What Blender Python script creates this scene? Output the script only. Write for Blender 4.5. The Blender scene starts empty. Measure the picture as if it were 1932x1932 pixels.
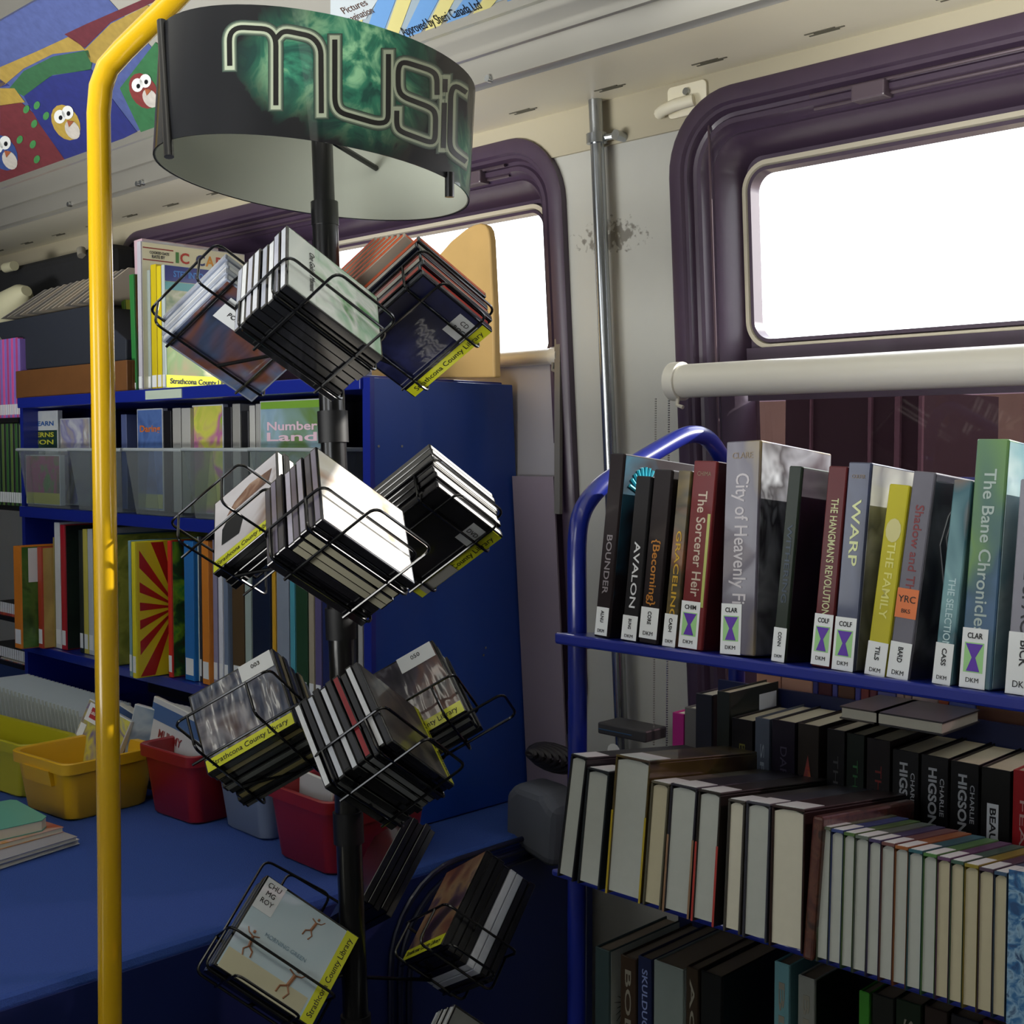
import bpy, bmesh, math, random
from mathutils import Vector as V, Matrix
random.seed(7)
SC = bpy.context.scene
COL = SC.collection

# ------------------------------------------------------------------ camera
F = 2350.0
YAW = math.radians(45.4)
PITCH = math.atan(116 / F)
FH = V((-math.cos(YAW), math.sin(YAW), 0))
RT = V((math.sin(YAW), math.cos(YAW), 0))
FW = FH * math.cos(PITCH) - V((0, 0, math.sin(PITCH)))
UP = RT.cross(FW)
EYE = V((0, 0, 1.3))
cam_data = bpy.data.cameras.new('camera')
cam = bpy.data.objects.new('camera', cam_data)
COL.objects.link(cam)
cam_data.sensor_width = 36
cam_data.lens = F / 1932 * 36
cam_data.clip_start = 0.02
mw = Matrix((RT, UP, -FW)).transposed().to_4x4()
mw.translation = EYE
cam.matrix_world = mw
SC.camera = cam

# ------------------------------------------------------------------ world, sun, lamps, exposure
world = bpy.data.worlds.new('sky')
SC.world = world
world.use_nodes = True
wn = world.node_tree
wn.nodes['Background'].inputs[0].default_value = (0.93, 0.96, 1.0, 1)
wn.nodes['Background'].inputs[1].default_value = 4.6


def lamp(name, kind, loc, direction, energy, color, **kw):
    d = bpy.data.lights.new(name, kind)
    d.energy = energy
    d.color = color
    for k, v in kw.items():
        setattr(d, k, v)
    o = bpy.data.objects.new(name, d)
    COL.objects.link(o)
    o.location = loc
    o.rotation_euler = V(direction).to_track_quat('-Z', 'Y').to_euler()
    return o


SUN_DIR = V((-0.56, -0.90, -0.455))
lamp('sun', 'SUN', (3, 6, 5), SUN_DIR, 9.0, (1.0, 0.95, 0.86), angle=0.01)
# added upward fill below the rear openings, brightens the soffit and upper wall
lamp('upward_fill', 'AREA', (-1.2, -1.02, 1.0), (0, 1, 0.66), 46, (0.98, 0.97, 0.93), shape='RECTANGLE', size=4.2, size_y=0.5, spread=1.1)
# ceiling lamp strip of the bus
lamp('ceiling_lamp_light', 'AREA', (-0.4, 0.35, 2.18), (0, 0.15, -1), 2.2, (1.0, 0.96, 0.84), shape='RECTANGLE', size=3.0, size_y=0.12)
SC.view_settings.view_transform = 'Standard'
SC.view_settings.look = 'None'
SC.view_settings.exposure = 0.0
SC.view_settings.gamma = 1
SC.view_settings.use_curve_mapping = False
SC.cycles.use_denoising = True
SC.cycles.max_bounces = 8
SC.cycles.transparent_max_bounces = 16
SC.cycles.caustics_reflective = False
SC.cycles.caustics_refractive = False
SC.cycles.sample_clamp_indirect = 6


# ------------------------------------------------------------------ helpers
def ray(u, v):
    return FW + RT * ((u - 966) / F) - UP * ((v - 966) / F)


def at_y(u, v, y):
    r = ray(u, v); return EYE + r * (y / r.y)


def at_x(u, v, x):
    r = ray(u, v); return EYE + r * (x / r.x)


def at_z(u, v, z):
    r = ray(u, v); return EYE + r * ((z - EYE.z) / r.z)


def at_d(u, v, d):
    return EYE + ray(u, v) * d


def at_plane(u, v, p, n):
    r = ray(u, v); return EYE + r * ((p - EYE).dot(n) / r.dot(n))


def lin(h):
    h = h.lstrip('#')
    out = []
    for i in (0, 2, 4):
        c = int(h[i:i + 2], 16) / 255
        out.append(c / 12.92 if c <= 0.04045 else ((c + 0.055) / 1.055) ** 2.4)
    return (*out, 1)


_mats = {}


def mat(hexc, rough=0.5, metal=0.0, coat=0.0, vary=0.06, scale=9.0, bump=0.0, spec=0.5):
    """plain coloured surface with a faint mottling of its own"""
    key = (hexc, rough, metal, coat, vary, scale, bump, spec)
    if key in _mats:
        return _mats[key]
    m = bpy.data.materials.new('surface_' + hexc.lstrip('#'))
    m.use_nodes = True
    nt = m.node_tree
    b = nt.nodes['Principled BSDF']
    b.inputs['Roughness'].default_value = rough
    b.inputs['Metallic'].default_value = metal
    b.inputs['Coat Weight'].default_value = coat
    b.inputs['Coat Roughness'].default_value = 0.08
    b.inputs['Specular IOR Level'].default_value = spec
    tc = nt.nodes.new('ShaderNodeTexCoord')
    nz = nt.nodes.new('ShaderNodeTexNoise')
    nz.inputs['Scale'].default_value = scale
    nz.inputs['Detail'].default_value = 5
    nt.links.new(tc.outputs['Object'], nz.inputs['Vector'])
    mx = nt.nodes.new('ShaderNodeMix'); mx.data_type = 'RGBA'
    c = lin(hexc)
    mx.inputs[6].default_value = tuple(x * (1 - vary) for x in c[:3]) + (1,)
    mx.inputs[7].default_value = tuple(min(1, x * (1 + vary)) for x in c[:3]) + (1,)
    nt.links.new(nz.outputs[0], mx.inputs[0])
    nt.links.new(mx.outputs[2], b.inputs['Base Color'])
    if bump:
        bp = nt.nodes.new('ShaderNodeBump')
        bp.inputs['Strength'].default_value = bump
        bp.inputs['Distance'].default_value = 0.003
        nt.links.new(nz.outputs[0], bp.inputs['Height'])
        nt.links.new(bp.outputs[0], b.inputs['Normal'])
    _mats[key] = m
    return m


_n_art = [0]


def art(cols, scale=14.0, rough=0.35, coat=0.5, stretch=(1, 1, 1), dist=0.6, hard=True, wrinkle=0.0):
    """printed picture: patches of several inks"""
    m = bpy.data.materials.new('printed_art')
    _n_art[0] += 1
    m.use_nodes = True
    nt = m.node_tree
    b = nt.nodes['Principled BSDF']
    b.inputs['Roughness'].default_value = rough
    b.inputs['Coat Weight'].default_value = coat
    b.inputs['Coat Roughness'].default_value = 0.06
    tc = nt.nodes.new('ShaderNodeTexCoord')
    mp = nt.nodes.new('ShaderNodeMapping')
    mp.inputs['Scale'].default_value = stretch
    mp.inputs['Location'].default_value = (_n_art[0] * 1.7, _n_art[0] * 0.9, _n_art[0] * 2.3)
    nt.links.new(tc.outputs['Object'], mp.inputs[0])
    nz = nt.nodes.new('ShaderNodeTexNoise')
    nz.inputs['Scale'].default_value = scale
    nz.inputs['Detail'].default_value = 3
    nz.inputs['Distortion'].default_value = dist
    nt.links.new(mp.outputs[0], nz.inputs['Vector'])
    rp = nt.nodes.new('ShaderNodeValToRGB')
    n = len(cols)
    els = rp.color_ramp.elements
    while len(els) < n:
        els.new(0.5)
    for i, c in enumerate(cols):
        els[i].position = 0.32 + 0.36 * (i / max(1, n - 1)) if n > 1 else 0
        els[i].color = lin(c)
    nt.links.new(nz.outputs[0], rp.inputs[0])
    nt.links.new(rp.outputs[0], b.inputs['Base Color'])
    if wrinkle:
        w = nt.nodes.new('ShaderNodeTexNoise'); w.inputs['Scale'].default_value = 22
        mp2 = nt.nodes.new('ShaderNodeMapping'); mp2.inputs['Scale'].default_value = (2.2, .5, 1)
        nt.links.new(tc.outputs['Object'], mp2.inputs[0]); nt.links.new(mp2.outputs[0], w.inputs['Vector'])
        bp = nt.nodes.new('ShaderNodeBump'); bp.inputs['Strength'].default_value = wrinkle
        bp.inputs['Distance'].default_value = 0.01
        nt.links.new(w.outputs[0], bp.inputs['Height'])
        nt.links.new(bp.outputs[0], b.inputs['Coat Normal'])
        nt.links.new(bp.outputs[0], b.inputs['Normal'])
        b.inputs['Coat Weight'].default_value = 1.0
    return m


def clear(hexc='#dfe6e6', through=0.55, rough=0.25, gloss=0.12, name='clear_plastic'):
    m = bpy.data.materials.new(name)
    m.use_nodes = True
    nt = m.node_tree
    for n in list(nt.nodes):
        nt.nodes.remove(n)
    out = nt.nodes.new('ShaderNodeOutputMaterial')
    tr = nt.nodes.new('ShaderNodeBsdfTransparent'); tr.inputs[0].default_value = lin(hexc)
    df = nt.nodes.new('ShaderNodeBsdfDiffuse'); df.inputs[0].default_value = lin(hexc)
    gl = nt.nodes.new('ShaderNodeBsdfGlossy'); gl.inputs['Roughness'].default_value = rough
    m1 = nt.nodes.new('ShaderNodeMixShader'); m1.inputs[0].default_value = 1 - through
    m2 = nt.nodes.new('ShaderNodeMixShader'); m2.inputs[0].default_value = gloss
    nt.links.new(tr.outputs[0], m1.inputs[1]); nt.links.new(df.outputs[0], m1.inputs[2])
    nt.links.new(m1.outputs[0], m2.inputs[1]); nt.links.new(gl.outputs[0], m2.inputs[2])
    nt.links.new(m2.outputs[0], out.inputs[0])
    return m


class MB:
    """collects shapes that become one mesh object"""

    def __init__(s):
        s.v = []; s.f = []

    def add(s, vs, fs):
        k = len(s.v); s.v += [tuple(p) for p in vs]; s.f += [tuple(i + k for i in f) for f in fs]
        return s

    def box(s, a, b):
        x0, y0, z0 = a; x1, y1, z1 = b
        return s.add([(x0, y0, z0), (x1, y0, z0), (x1, y1, z0), (x0, y1, z0), (x0, y0, z1), (x1, y0, z1), (x1, y1, z1), (x0, y1, z1)],
                     [(0, 3, 2, 1), (4, 5, 6, 7), (0, 1, 5, 4), (1, 2, 6, 5), (2, 3, 7, 6), (3, 0, 4, 7)])

    def hexa(s, p):
        return s.add(p, [(0, 3, 2, 1), (4, 5, 6, 7), (0, 1, 5, 4), (1, 2, 6, 5), (2, 3, 7, 6), (3, 0, 4, 7)])

    def prism(s, poly, off):
        off = V(off); n = len(poly); a = [V(p) for p in poly]; b = [p + off for p in a]
        return s.add(a + b, [tuple(range(n))[::-1], tuple(range(n, 2 * n))] + [(i, (i + 1) % n, n + (i + 1) % n, n + i) for i in range(n)])

    def tube(s, pts, r, n=10, closed=False, r2=None):
        pts = [V(p) for p in pts]; m = len(pts); rings = []
        prev = None
        for i, p in enumerate(pts):
            if closed:
                t = (pts[(i + 1) % m] - pts[i - 1]).normalized()
            else:
                t = (pts[min(i + 1, m - 1)] - pts[max(i - 1, 0)]).normalized()
            if prev is None:
                u = t.orthogonal().normalized()
            else:
                u = (prev - t * prev.dot(t))
                u = u.normalized() if u.length > 1e-6 else t.orthogonal().normalized()
            prev = u; w = t.cross(u)
            rr = r if r2 is None else r + (r2 - r) * i / (m - 1)
            rings.append([p + (u * math.cos(2 * math.pi * k / n) + w * math.sin(2 * math.pi * k / n)) * rr for k in range(n)])
        vs = [q for rg in rings for q in rg]; fs = []
        for i in range(m if closed else m - 1):
            j = (i + 1) % m
            for k in range(n):
                fs.append((i * n + k, i * n + (k + 1) % n, j * n + (k + 1) % n, j * n + k))
        if not closed:
            fs.append(tuple(range(n))[::-1]); fs.append(tuple(range((m - 1) * n, m * n)))
        return s.add(vs, fs)

    def build(s, name, m=None, parent=None, smooth=False, bevel=0, seg=2, top=None):
        me = bpy.data.meshes.new(name)
        me.from_pydata(s.v, [], s.f)
        bm = bmesh.new(); bm.from_mesh(me)
        bmesh.ops.recalc_face_normals(bm, faces=bm.faces)
        bm.to_mesh(me); bm.free()
        if smooth:
            for p in me.polygons:
                p.use_smooth = True
            me.set_sharp_from_angle(angle=math.radians(40))
        if m:
            me.materials.append(m)
        o = bpy.data.objects.new(name, me)
        COL.objects.link(o)
        if parent:
            o.parent = parent
        if bevel:
            bv = o.modifiers.new('edge', 'BEVEL'); bv.width = bevel; bv.segments = seg; bv.limit_method = 'ANGLE'
            bv.use_clamp_overlap = True
        return o


def tag(o, label, cat, group=None, kind=None):
    o['label'] = label
    o['category'] = cat
    if group: o['group'] = group
    if kind: o['kind'] = kind
    return o


def struct(o):
    o['kind'] = 'structure'
    return o


def empty(name, loc=(0, 0, 0)):
    o = bpy.data.objects.new(name, None)
    o.empty_display_size = 0.05
    COL.objects.link(o); o.location = loc
    return o


def frame(o, origin, X, Y, Z):
    m = Matrix((V(X), V(Y), V(Z))).transposed().to_4x4()
    m.translation = V(origin)
    o.matrix_world = m
    return o


def text(body, origin, X, Y, size, m, parent=None, name='title', align='LEFT', bold=0.0, sx=1.0, fit=None):
    """raised print: letters run along X, their tops point along Y"""
    c = bpy.data.curves.new(name, 'FONT')
    c.body = body; c.size = size; c.align_x = align; c.align_y = 'CENTER'
    c.extrude = 0.00012; c.offset = bold * size; c.resolution_u = 3
    t = bpy.data.objects.new(name, c)
    me = bpy.data.meshes.new_from_object(t)
    bpy.data.objects.remove(t)
    me.name = name
    if fit and me.vertices:
        xs = [v.co.x for v in me.vertices]; w = max(xs) - min(xs)
        sx = fit / w if w else 1
    for v in me.vertices:
        v.co.x *= sx
    me.materials.clear(); me.materials.append(m)
    o = bpy.data.objects.new(name, me)
    COL.objects.link(o)
    if parent: o.parent = parent
    X = V(X).normalized(); Y = V(Y).normalized(); Z = X.cross(Y)
    mm = Matrix((X, Y, Z)).transposed().to_4x4(); mm.translation = V(origin) + Z * 0.0003
    o.matrix_local = mm
    return o


def copy_tree(o, parent=None):
    c = o.copy(); COL.objects.link(c); c.parent = parent
    for ch in o.children:
        copy_tree(ch, c)
    return c


def rrect(x0, x1, z0, z1, r, n=8):
    pts = []
    for cx, cz, a0 in ((x1 - r, z1 - r, 0), (x0 + r, z1 - r, 90), (x0 + r, z0 + r, 180), (x1 - r, z0 + r, 270)):
        for i in range(n + 1):
            a = math.radians(a0 + 90 * i / n)
            pts.append((cx + r * math.cos(a), cz + r * math.sin(a)))
    return pts


def wall_y(z):
    return 1.75 + 0.07 * (1.6 - z)


def W(x, z, d=0.0):
    """point on the leaning side wall; d is measured outwards"""
    return V((x, wall_y(z) + d, z))


def smooth_path(pts, r=0.02, n=5):
    """rounds the corners of a polyline"""
    pts = [V(p) for p in pts]; out = [pts[0]]
    for i in range(1, len(pts) - 1):
        a, b, c = pts[i - 1], pts[i], pts[i + 1]
        ra = min(r, (b - a).length * 0.48); rc = min(r, (c - b).length * 0.48)
        p = b + (a - b).normalized() * ra; q = b + (c - b).normalized() * rc
        for k in range(n + 1):
            t = k / n
            out.append(p * (1 - t) ** 2 + b * 2 * t * (1 - t) + q * t ** 2)
    out.append(pts[-1])
    return out


# ------------------------------------------------------------------ common surfaces
M_WALL = mat('#c2c2ba', 0.55, vary=0.03, scale=30, bump=0.15)
M_BEIGE = mat('#b5ad96', 0.5, vary=0.02)
M_CREAM = mat('#f3edd6', 0.45, vary=0.02)
M_ALU = mat('#bdbab0', 0.34, metal=0.7, vary=0.04)
M_STEEL = mat('#a9adb0', 0.22, metal=0.9, vary=0.05)
M_MAROON = mat('#46374a', 0.38, vary=0.12, scale=40, coat=0.1)
M_RUBBER = mat('#1e1a1e', 0.55, vary=0.1)
M_BLUE = mat('#18288a', 0.3, coat=0.4, vary=0.05)
M_NAVY = mat('#16204a', 0.45, vary=0.08)
M_PANEL = mat('#143f96', 0.42, coat=0.25, vary=0.05, scale=60)
M_CARPET = mat('#2a4a94', 0.95, vary=0.25, scale=420, bump=0.5)
M_BLACK = mat('#0c0c0e', 0.28, coat=0.3, vary=0.05)
M_BLACKM = mat('#0d0d10', 0.5, vary=0.05)
M_WIRE = mat('#101114', 0.22, metal=0.35, coat=0.5, vary=0.02)
M_WHITE = mat('#e9ebe8', 0.5, vary=0.02)
M_LABEL = mat('#e4e8ea', 0.4, vary=0.02)
M_INK = mat('#17181c', 0.5, vary=0.0)
M_PAGE = mat('#cfcbb8', 0.8, vary=0.05, scale=90)
M_PAGEG = mat('#b4b8b0', 0.8, vary=0.05, scale=90)
M_PAGEY = mat('#beb698', 0.8, vary=0.05, scale=90)
M_YSTRIP = mat('#d8dc28', 0.35, coat=0.4, vary=0.02)
M_YELLOW = mat('#d9ad14', 0.22, coat=0.6, vary=0.02)
M_WOOD = mat('#6b4420', 0.5, vary=0.25, scale=18)
M_PURPLE = mat('#5a2aa8', 0.4, vary=0.0)
M_GREEN = mat('#9ad08a', 0.4, vary=0.03)

# ------------------------------------------------------------------ the setting: side wall with two windows
WIN1 = (-1.323, 0.55, 0.72, 1.895, 0.13)
WIN2 = (-3.25, -1.572, 0.72, 1.895, 0.13)


def wall_with_holes(name, x0, x1, z0, z1, holes, m):
    bm = bmesh.new(); edges = []
    for loop in [[(x0, z0), (x1, z0), (x1, z1), (x0, z1)]] + holes:
        vs = [bm.verts.new((p[0], 0, p[1])) for p in loop]
        for i in range(len(vs)):
            edges.append(bm.edges.new((vs[i], vs[(i + 1) % len(vs)])))
    bmesh.ops.triangle_fill(bm, edges=edges, use_beauty=True)
    r = bmesh.ops.extrude_face_region(bm, geom=bm.faces[:])
    for v in r['geom']:
        if isinstance(v, bmesh.types.BMVert):
            v.co.y += 0.05
    for v in bm.verts:
        v.co.y += wall_y(v.co.z)
    bmesh.ops.recalc_face_normals(bm, faces=bm.faces)
    me = bpy.data.meshes.new(name); bm.to_mesh(me); bm.free()
    me.materials.append(m)
    o = bpy.data.objects.new(name, me); COL.objects.link(o)
    return struct(o)


def wall_paint():
    m = mat('#bcbcb5', 0.55, vary=0.03, scale=31, bump=0.12)
    nt = m.node_tree; b = nt.nodes['Principled BSDF']
    # a scuffed smear beside the pole
    c = (at_y(1168, 448, 1.76))
    geo = nt.nodes.new('ShaderNodeNewGeometry')
    sub = nt.nodes.new('ShaderNodeVectorMath'); sub.operation = 'SUBTRACT'; sub.inputs[1].default_value = c
    sc = nt.nodes.new('ShaderNodeVectorMath'); sc.operation = 'MULTIPLY'; sc.inputs[1].default_value = (11, 4, 30)
    ln = nt.nodes.new('ShaderNodeVectorMath'); ln.operation = 'LENGTH'
    nt.links.new(geo.outputs['Position'], sub.inputs[0]); nt.links.new(sub.outputs[0], sc.inputs[0]); nt.links.new(sc.outputs[0], ln.inputs[0])
    nz = nt.nodes.new('ShaderNodeTexNoise'); nz.inputs['Scale'].default_value = 75; nz.inputs['Detail'].default_value = 6
    nt.links.new(geo.outputs['Position'], nz.inputs['Vector'])
    sb = nt.nodes.new('ShaderNodeMath'); sb.operation = 'SUBTRACT'
    ml = nt.nodes.new('ShaderNodeMath'); ml.operation = 'MULTIPLY'; ml.inputs[1].default_value = 0.35
    nt.links.new(ln.outputs['Value'], ml.inputs[0])
    nt.links.new(nz.outputs[0], sb.inputs[0]); nt.links.new(ml.outputs[0], sb.inputs[1])
    rp = nt.nodes.new('ShaderNodeMapRange'); rp.inputs[1].default_value = 0.24; rp.inputs[2].default_value = 0.34
    nt.links.new(sb.outputs[0], rp.inputs[0])
    mx = nt.nodes.new('ShaderNodeMix'); mx.data_type = 'RGBA'
    old = b.inputs['Base Color'].links[0].from_socket
    nt.links.new(old, mx.inputs[6]); mx.inputs[7].default_value = lin('#7d7a72')
    nt.links.new(rp.outputs[0], mx.inputs[0]); nt.links.new(mx.outputs[2], b.inputs['Base Color'])
    return m


holes = []
for w in (WIN1, WIN2):
    holes.append(rrect(w[0] + 0.006, w[1] - 0.006, w[2] + 0.006, w[3] - 0.006, w[4] - 0.004, 10))
wall_with_holes('wall_window_side', -4.7, 2.2, 0.0, 2.3, holes, wall_paint())

GL_BRIGHT = clear('#ffffff', 0.97, 0.02, 0.03, 'window_glass')
GL_TINT = clear('#877a80', 0.98, 0.03, 0.015, 'tinted_glass')
M_RIM = mat('#cfc8b4', 0.35, vary=0.03)


def sweep(win, profile, m, name, parent=None):
    """window surround: profile is a list of (inset, outward depth)"""
    x0, x1, z0, z1, r = win
    mb = MB(); loops = []
    for ins, d in profile:
        loops.append([W(p[0], p[1], d) for p in rrect(x0 + ins, x1 - ins, z0 + ins, z1 - ins, max(0.012, r - ins), 10)])
    n = len(loops[0]); vs = [p for l in loops for p in l]; fs = []
    for i in range(len(loops) - 1):
        for k in range(n):
            fs.append((i * n + k, i * n + (k + 1) % n, (i + 1) * n + (k + 1) % n, (i + 1) * n + k))
    mb.add(vs, fs)
    return mb.build(name, m, parent, smooth=True)


PROFILE = [(0.0, 0.02), (0.0, -0.014), (0.006, -0.018), (0.026, -0.018), (0.030, -0.012), (0.036, -0.012), (0.040, 0.0), (0.046, 0.002),
           (0.050, -0.003), (0.058, -0.003), (0.062, 0.010), (0.070, 0.016), (0.074, 0.012), (0.082, 0.022), (0.090, 0.050), (0.100, 0.074), (0.100, 0.09)]


def pane(name, x0, x1, z0, z1, d, m, parent, r=0.0):
    loop = rrect(x0, x1, z0, z1, r, 8) if r else [(x1, z1), (x0, z1), (x0, z0), (x1, z0)]
    a = [W(p[0], p[1], d) for p in loop]
    return MB().prism(a, (0, 0.004, 0)).build(name, m, parent)


def window(name, win, gx0, gx1, shutter=None):
    root = struct(sweep(win, PROFILE, M_MAROON, name))
    x0, x1, z0, z1, r = win
    # divider bar between hopper and lower glass
    pane('divider_bar', x0 + 0.1, x1 - 0.1, 1.385, 1.475, 0.055, M_MAROON, root).scale = (1, 1, 1)
    # pale rim round the hopper glass
    rim = (gx0 - 0.006, gx1 + 0.004, 1.476, 1.782, 0.045)
    sweep(rim, [(-0.004, 0.078), (-0.004, 0.060), (0.004, 0.058), (0.006, 0.066)], M_RIM, 'pale_rim', root)
    sweep(rim, [(0.006, 0.066), (0.007, 0.060), (0.013, 0.060), (0.014, 0.085)], M_MAROON, 'gasket', root)
    # frame face between surround and rim
    bm_loop_o = rrect(x0 + 0.098, x1 - 0.098, 1.44, z1 - 0.098, 0.012, 10)
    bm_loop_i = rrect(rim[0] - 0.003, rim[1] + 0.003, rim[2] - 0.003, rim[3] + 0.003, 0.045, 10)
    vs = [W(p[0], p[1], 0.072) for p in bm_loop_o + bm_loop_i]; n = len(bm_loop_o)
    MB().add(vs, [(k, (k + 1) % n, n + (k + 1) % n, n + k) for k in range(n)]).build('hopper_frame', M_MAROON, root)
    pane('upper_pane', gx0, gx1, 1.482, 1.778, 0.082, GL_BRIGHT, root, 0.035)
    pane('lower_pane', x0 + 0.098, x1 - 0.098, z0 + 0.098, 1.39, 0.078, GL_TINT, root)
    return root


w1 = window('window_1', WIN1, -1.216, 0.44)
w2 = window('window_2', WIN2, -2.42, -1.68)
pane('shutter_panel', -3.16, -2.44, 1.47, 1.80, 0.06, M_MAROON, w2)
# sliding latches and tracks along the tops of the frames
for root, xs in ((w1, (-1.05, 0.45)), (w2, (-3.1, -1.72))):
    mb = MB()
    for dz, dd in ((-0.045, -0.008), (-0.062, 0.004)):
        mb.tube([W(xs[0], 1.895 + dz, dd), W(xs[1], 1.895 + dz, dd)], 0.003, 8)
    mb.build('track', mat('#5c4f58', 0.3, metal=0.4), root, smooth=True)
for root, x in ((w1, -0.94), (w2, -1.80)):
    MB().box((x - 0.035, wall_y(1.84) - 0.018, 1.825), (x + 0.02, wall_y(1.84) + 0.01, 1.85)).build('latch', mat('#574a55', 0.35, coat=0.3), root, bevel=0.003)
for x in (-1.29, -1.245):
    MB().tube([W(x, 1.86, -0.004), W(x, 0.8, -0.004)], 0.002, 6).build('seal_line', mat('#57464f', 0.4), w1)

# lower wall band, trim, soffit, rail, posters, ceiling
def band_floor(x):
    z = 1.845
    for w in (WIN1, WIN2):
        if w[0] < x < w[1]:
            e = min(x - w[0], w[1] - x); rr_ = w[4]
            top = w[3] if e >= rr_ else w[3] - rr_ + math.sqrt(max(0, rr_ ** 2 - (rr_ - e) ** 2))
            z = max(z, top - .004)
    return z


mb = MB(); vs = []
xs_ = sorted(set([-4.7, 2.2] + [-4.6 + .01 * k for k in range(680)] + [w[i] + d_ for w in (WIN1, WIN2) for i in (0, 1) for d_ in (-.0005, .0005)]))
for x in xs_:
    z = band_floor(x)
    vs += [W(x, z, 0.0), W(x, z, -0.006), W(x, 1.925, -0.006)]
mb.add(vs, [f for i in range(len(xs_) - 1) for f in ((3 * i, 3 * i + 3, 3 * i + 4, 3 * i + 1), (3 * i + 1, 3 * i + 4, 3 * i + 5, 3 * i + 2))])
struct(mb.build('trim_1', M_BEIGE))
SOFF = [(1.735, 1.925), (1.45, 1.897)]
soffit = struct(MB().prism([(-4.7, 1.745, 1.925), (-4.7, 1.45, 1.897), (-4.7, 1.45, 1.92), (-4.7, 1.745, 1.95)], (6.9, 0, 0)).build('ceiling_soffit', M_CREAM))
mb = MB()
for k in range(-16, 12):
    x = -0.60 + k * 0.205
    for j, (yy, dx) in enumerate(((1.655, 0.0), (1.648, 0.012), (1.641, 0.0))):
        z = 1.897 + (yy - 1.45) / 0.295 * 0.028
        mb.box((x + dx, yy - 0.0016, z - 0.0012), (x + dx + 0.05, yy + 0.0016, z + 0.002))
mb.build('vent_slots', mat('#5d5a4c', 0.6), soffit)
MB().tube([(-4.7, 1.735, 1.922), (2.2, 1.735, 1.922)], 0.003, 8).build('soffit_bead', M_CREAM, soffit, smooth=True)
RAIL = [(1.452, 1.895), (1.448, 1.893), (1.445, 1.897), (1.438, 1.900), (1.434, 1.925), (1.428, 1.938), (1.422, 1.940), (1.420, 1.934), (1.416, 1.936),
        (1.413, 1.950), (1.400, 1.962), (1.396, 1.976), (1.405, 1.985), (1.400, 2.003), (1.420, 2.02), (1.47, 2.02), (1.47, 1.93)]
rail = struct(MB().prism([(-4.7, y, z) for y, z in RAIL], (6.9, 0, 0)).build('trim_2', M_ALU, smooth=True))
for u, v in ((923, 163), (262, 398), (132, 400), (270, 437)):
    p = at_y(u, v, 1.436)
    p.z = min(max(p.z, 1.902), 1.922)
    MB().tube([p + V((0, 0.004, 0)), p + V((0, -0.004, 0)), p + V((0, -0.006, 0))], 0.0055, 10).build('rail_screw', M_STEEL, rail, smooth=True)
PO, PT = V((0, 1.402, 2.0)), V((0, 1.12, 2.22))
PN = V((0, -(PT.z - PO.z), (PT.y - PO.y))).normalized()
if PN.z > 0: PN = -PN
struct(MB().prism([(-4.7, 1.402, 2.0), (-4.7, 1.12, 2.22), (-4.7, 1.14, 2.245), (-4.7, 1.422, 2.03)], (6.9, 0, 0)).build('ceiling_cove', mat('#9d9b93', 0.5)))
struct(MB().prism([(-4.7, 1.15, 2.205), (-4.7, 1.13, 2.195), (-4.7, 1.10, 2.215), (-4.7, 1.09, 2.235), (-4.7, 1.15, 2.25)], (6.9, 0, 0)).build('trim_3', M_ALU))
struct(MB().box((-4.7, -1.1, 2.24), (2.2, 1.14, 2.28)).build('ceiling', mat('#cfcdc4', 0.5)))
fl = struct(MB().box((-4.7, -1.1, -0.04), (2.2, 1.9, 0.0)).build('floor', mat('#3a3d44', 0.6, vary=0.2, scale=60)))
struct(MB().box((-4.75, -1.1, 0), (-4.70, 1.9, 2.28)).build('wall_far_end', mat('#2b2c2e', 0.7)))
struct(MB().box((2.2, -1.1, 0), (2.25, 1.9, 2.28)).build('wall_near_end', M_WALL))
mb = MB()
mb.box((-4.7, -1.12, 0), (2.2, -1.08, 1.30)).box((-4.7, -1.12, 1.85), (2.2, -1.08, 2.24))
for xa_, xb_ in ((-4.7, -2.6), (-1.9, -0.9), (-0.2, 2.2)):
    mb.box((xa_, -1.12, 1.30), (xb_, -1.08, 1.85))
struct(mb.build('wall_door_side', M_WALL))

# the carpeted platform over the wheel
XP = -1.56
plat = MB()
plat.box((-4.7, -0.2, 0), (XP, 1.80, 0.6))
pf = struct(plat.build('floor_platform', M_CARPET, bevel=0.012))
MB().box((XP, -0.2, 0.0), (XP + 0.004, 1.80, 0.585)).build('side_panel', mat('#13235c', 0.5, vary=0.1), pf)
# ribbed wheel arch moulded on its side
for k, off in enumerate((0.0, 0.02, 0.04)):
    top = 0.596 - off
    pts = [(XP + 0.008, 1.79, top + 0.0)]
    pts += [(XP + 0.008, 1.44, top)]
    for i in range(9):
        a = math.radians(90 + 90 * i / 8)
        pts.append((XP + 0.008, 1.44 + off + (0.15) * math.cos(a), top - 0.15 + 0.15 * math.sin(a)))
    pts.append((XP + 0.008, 1.29 + off, 0.02))
    MB().tube(pts, 0.005, 8).build('arch_rib', mat('#0a1130', 0.4, coat=0.3), pf, smooth=True)

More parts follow.
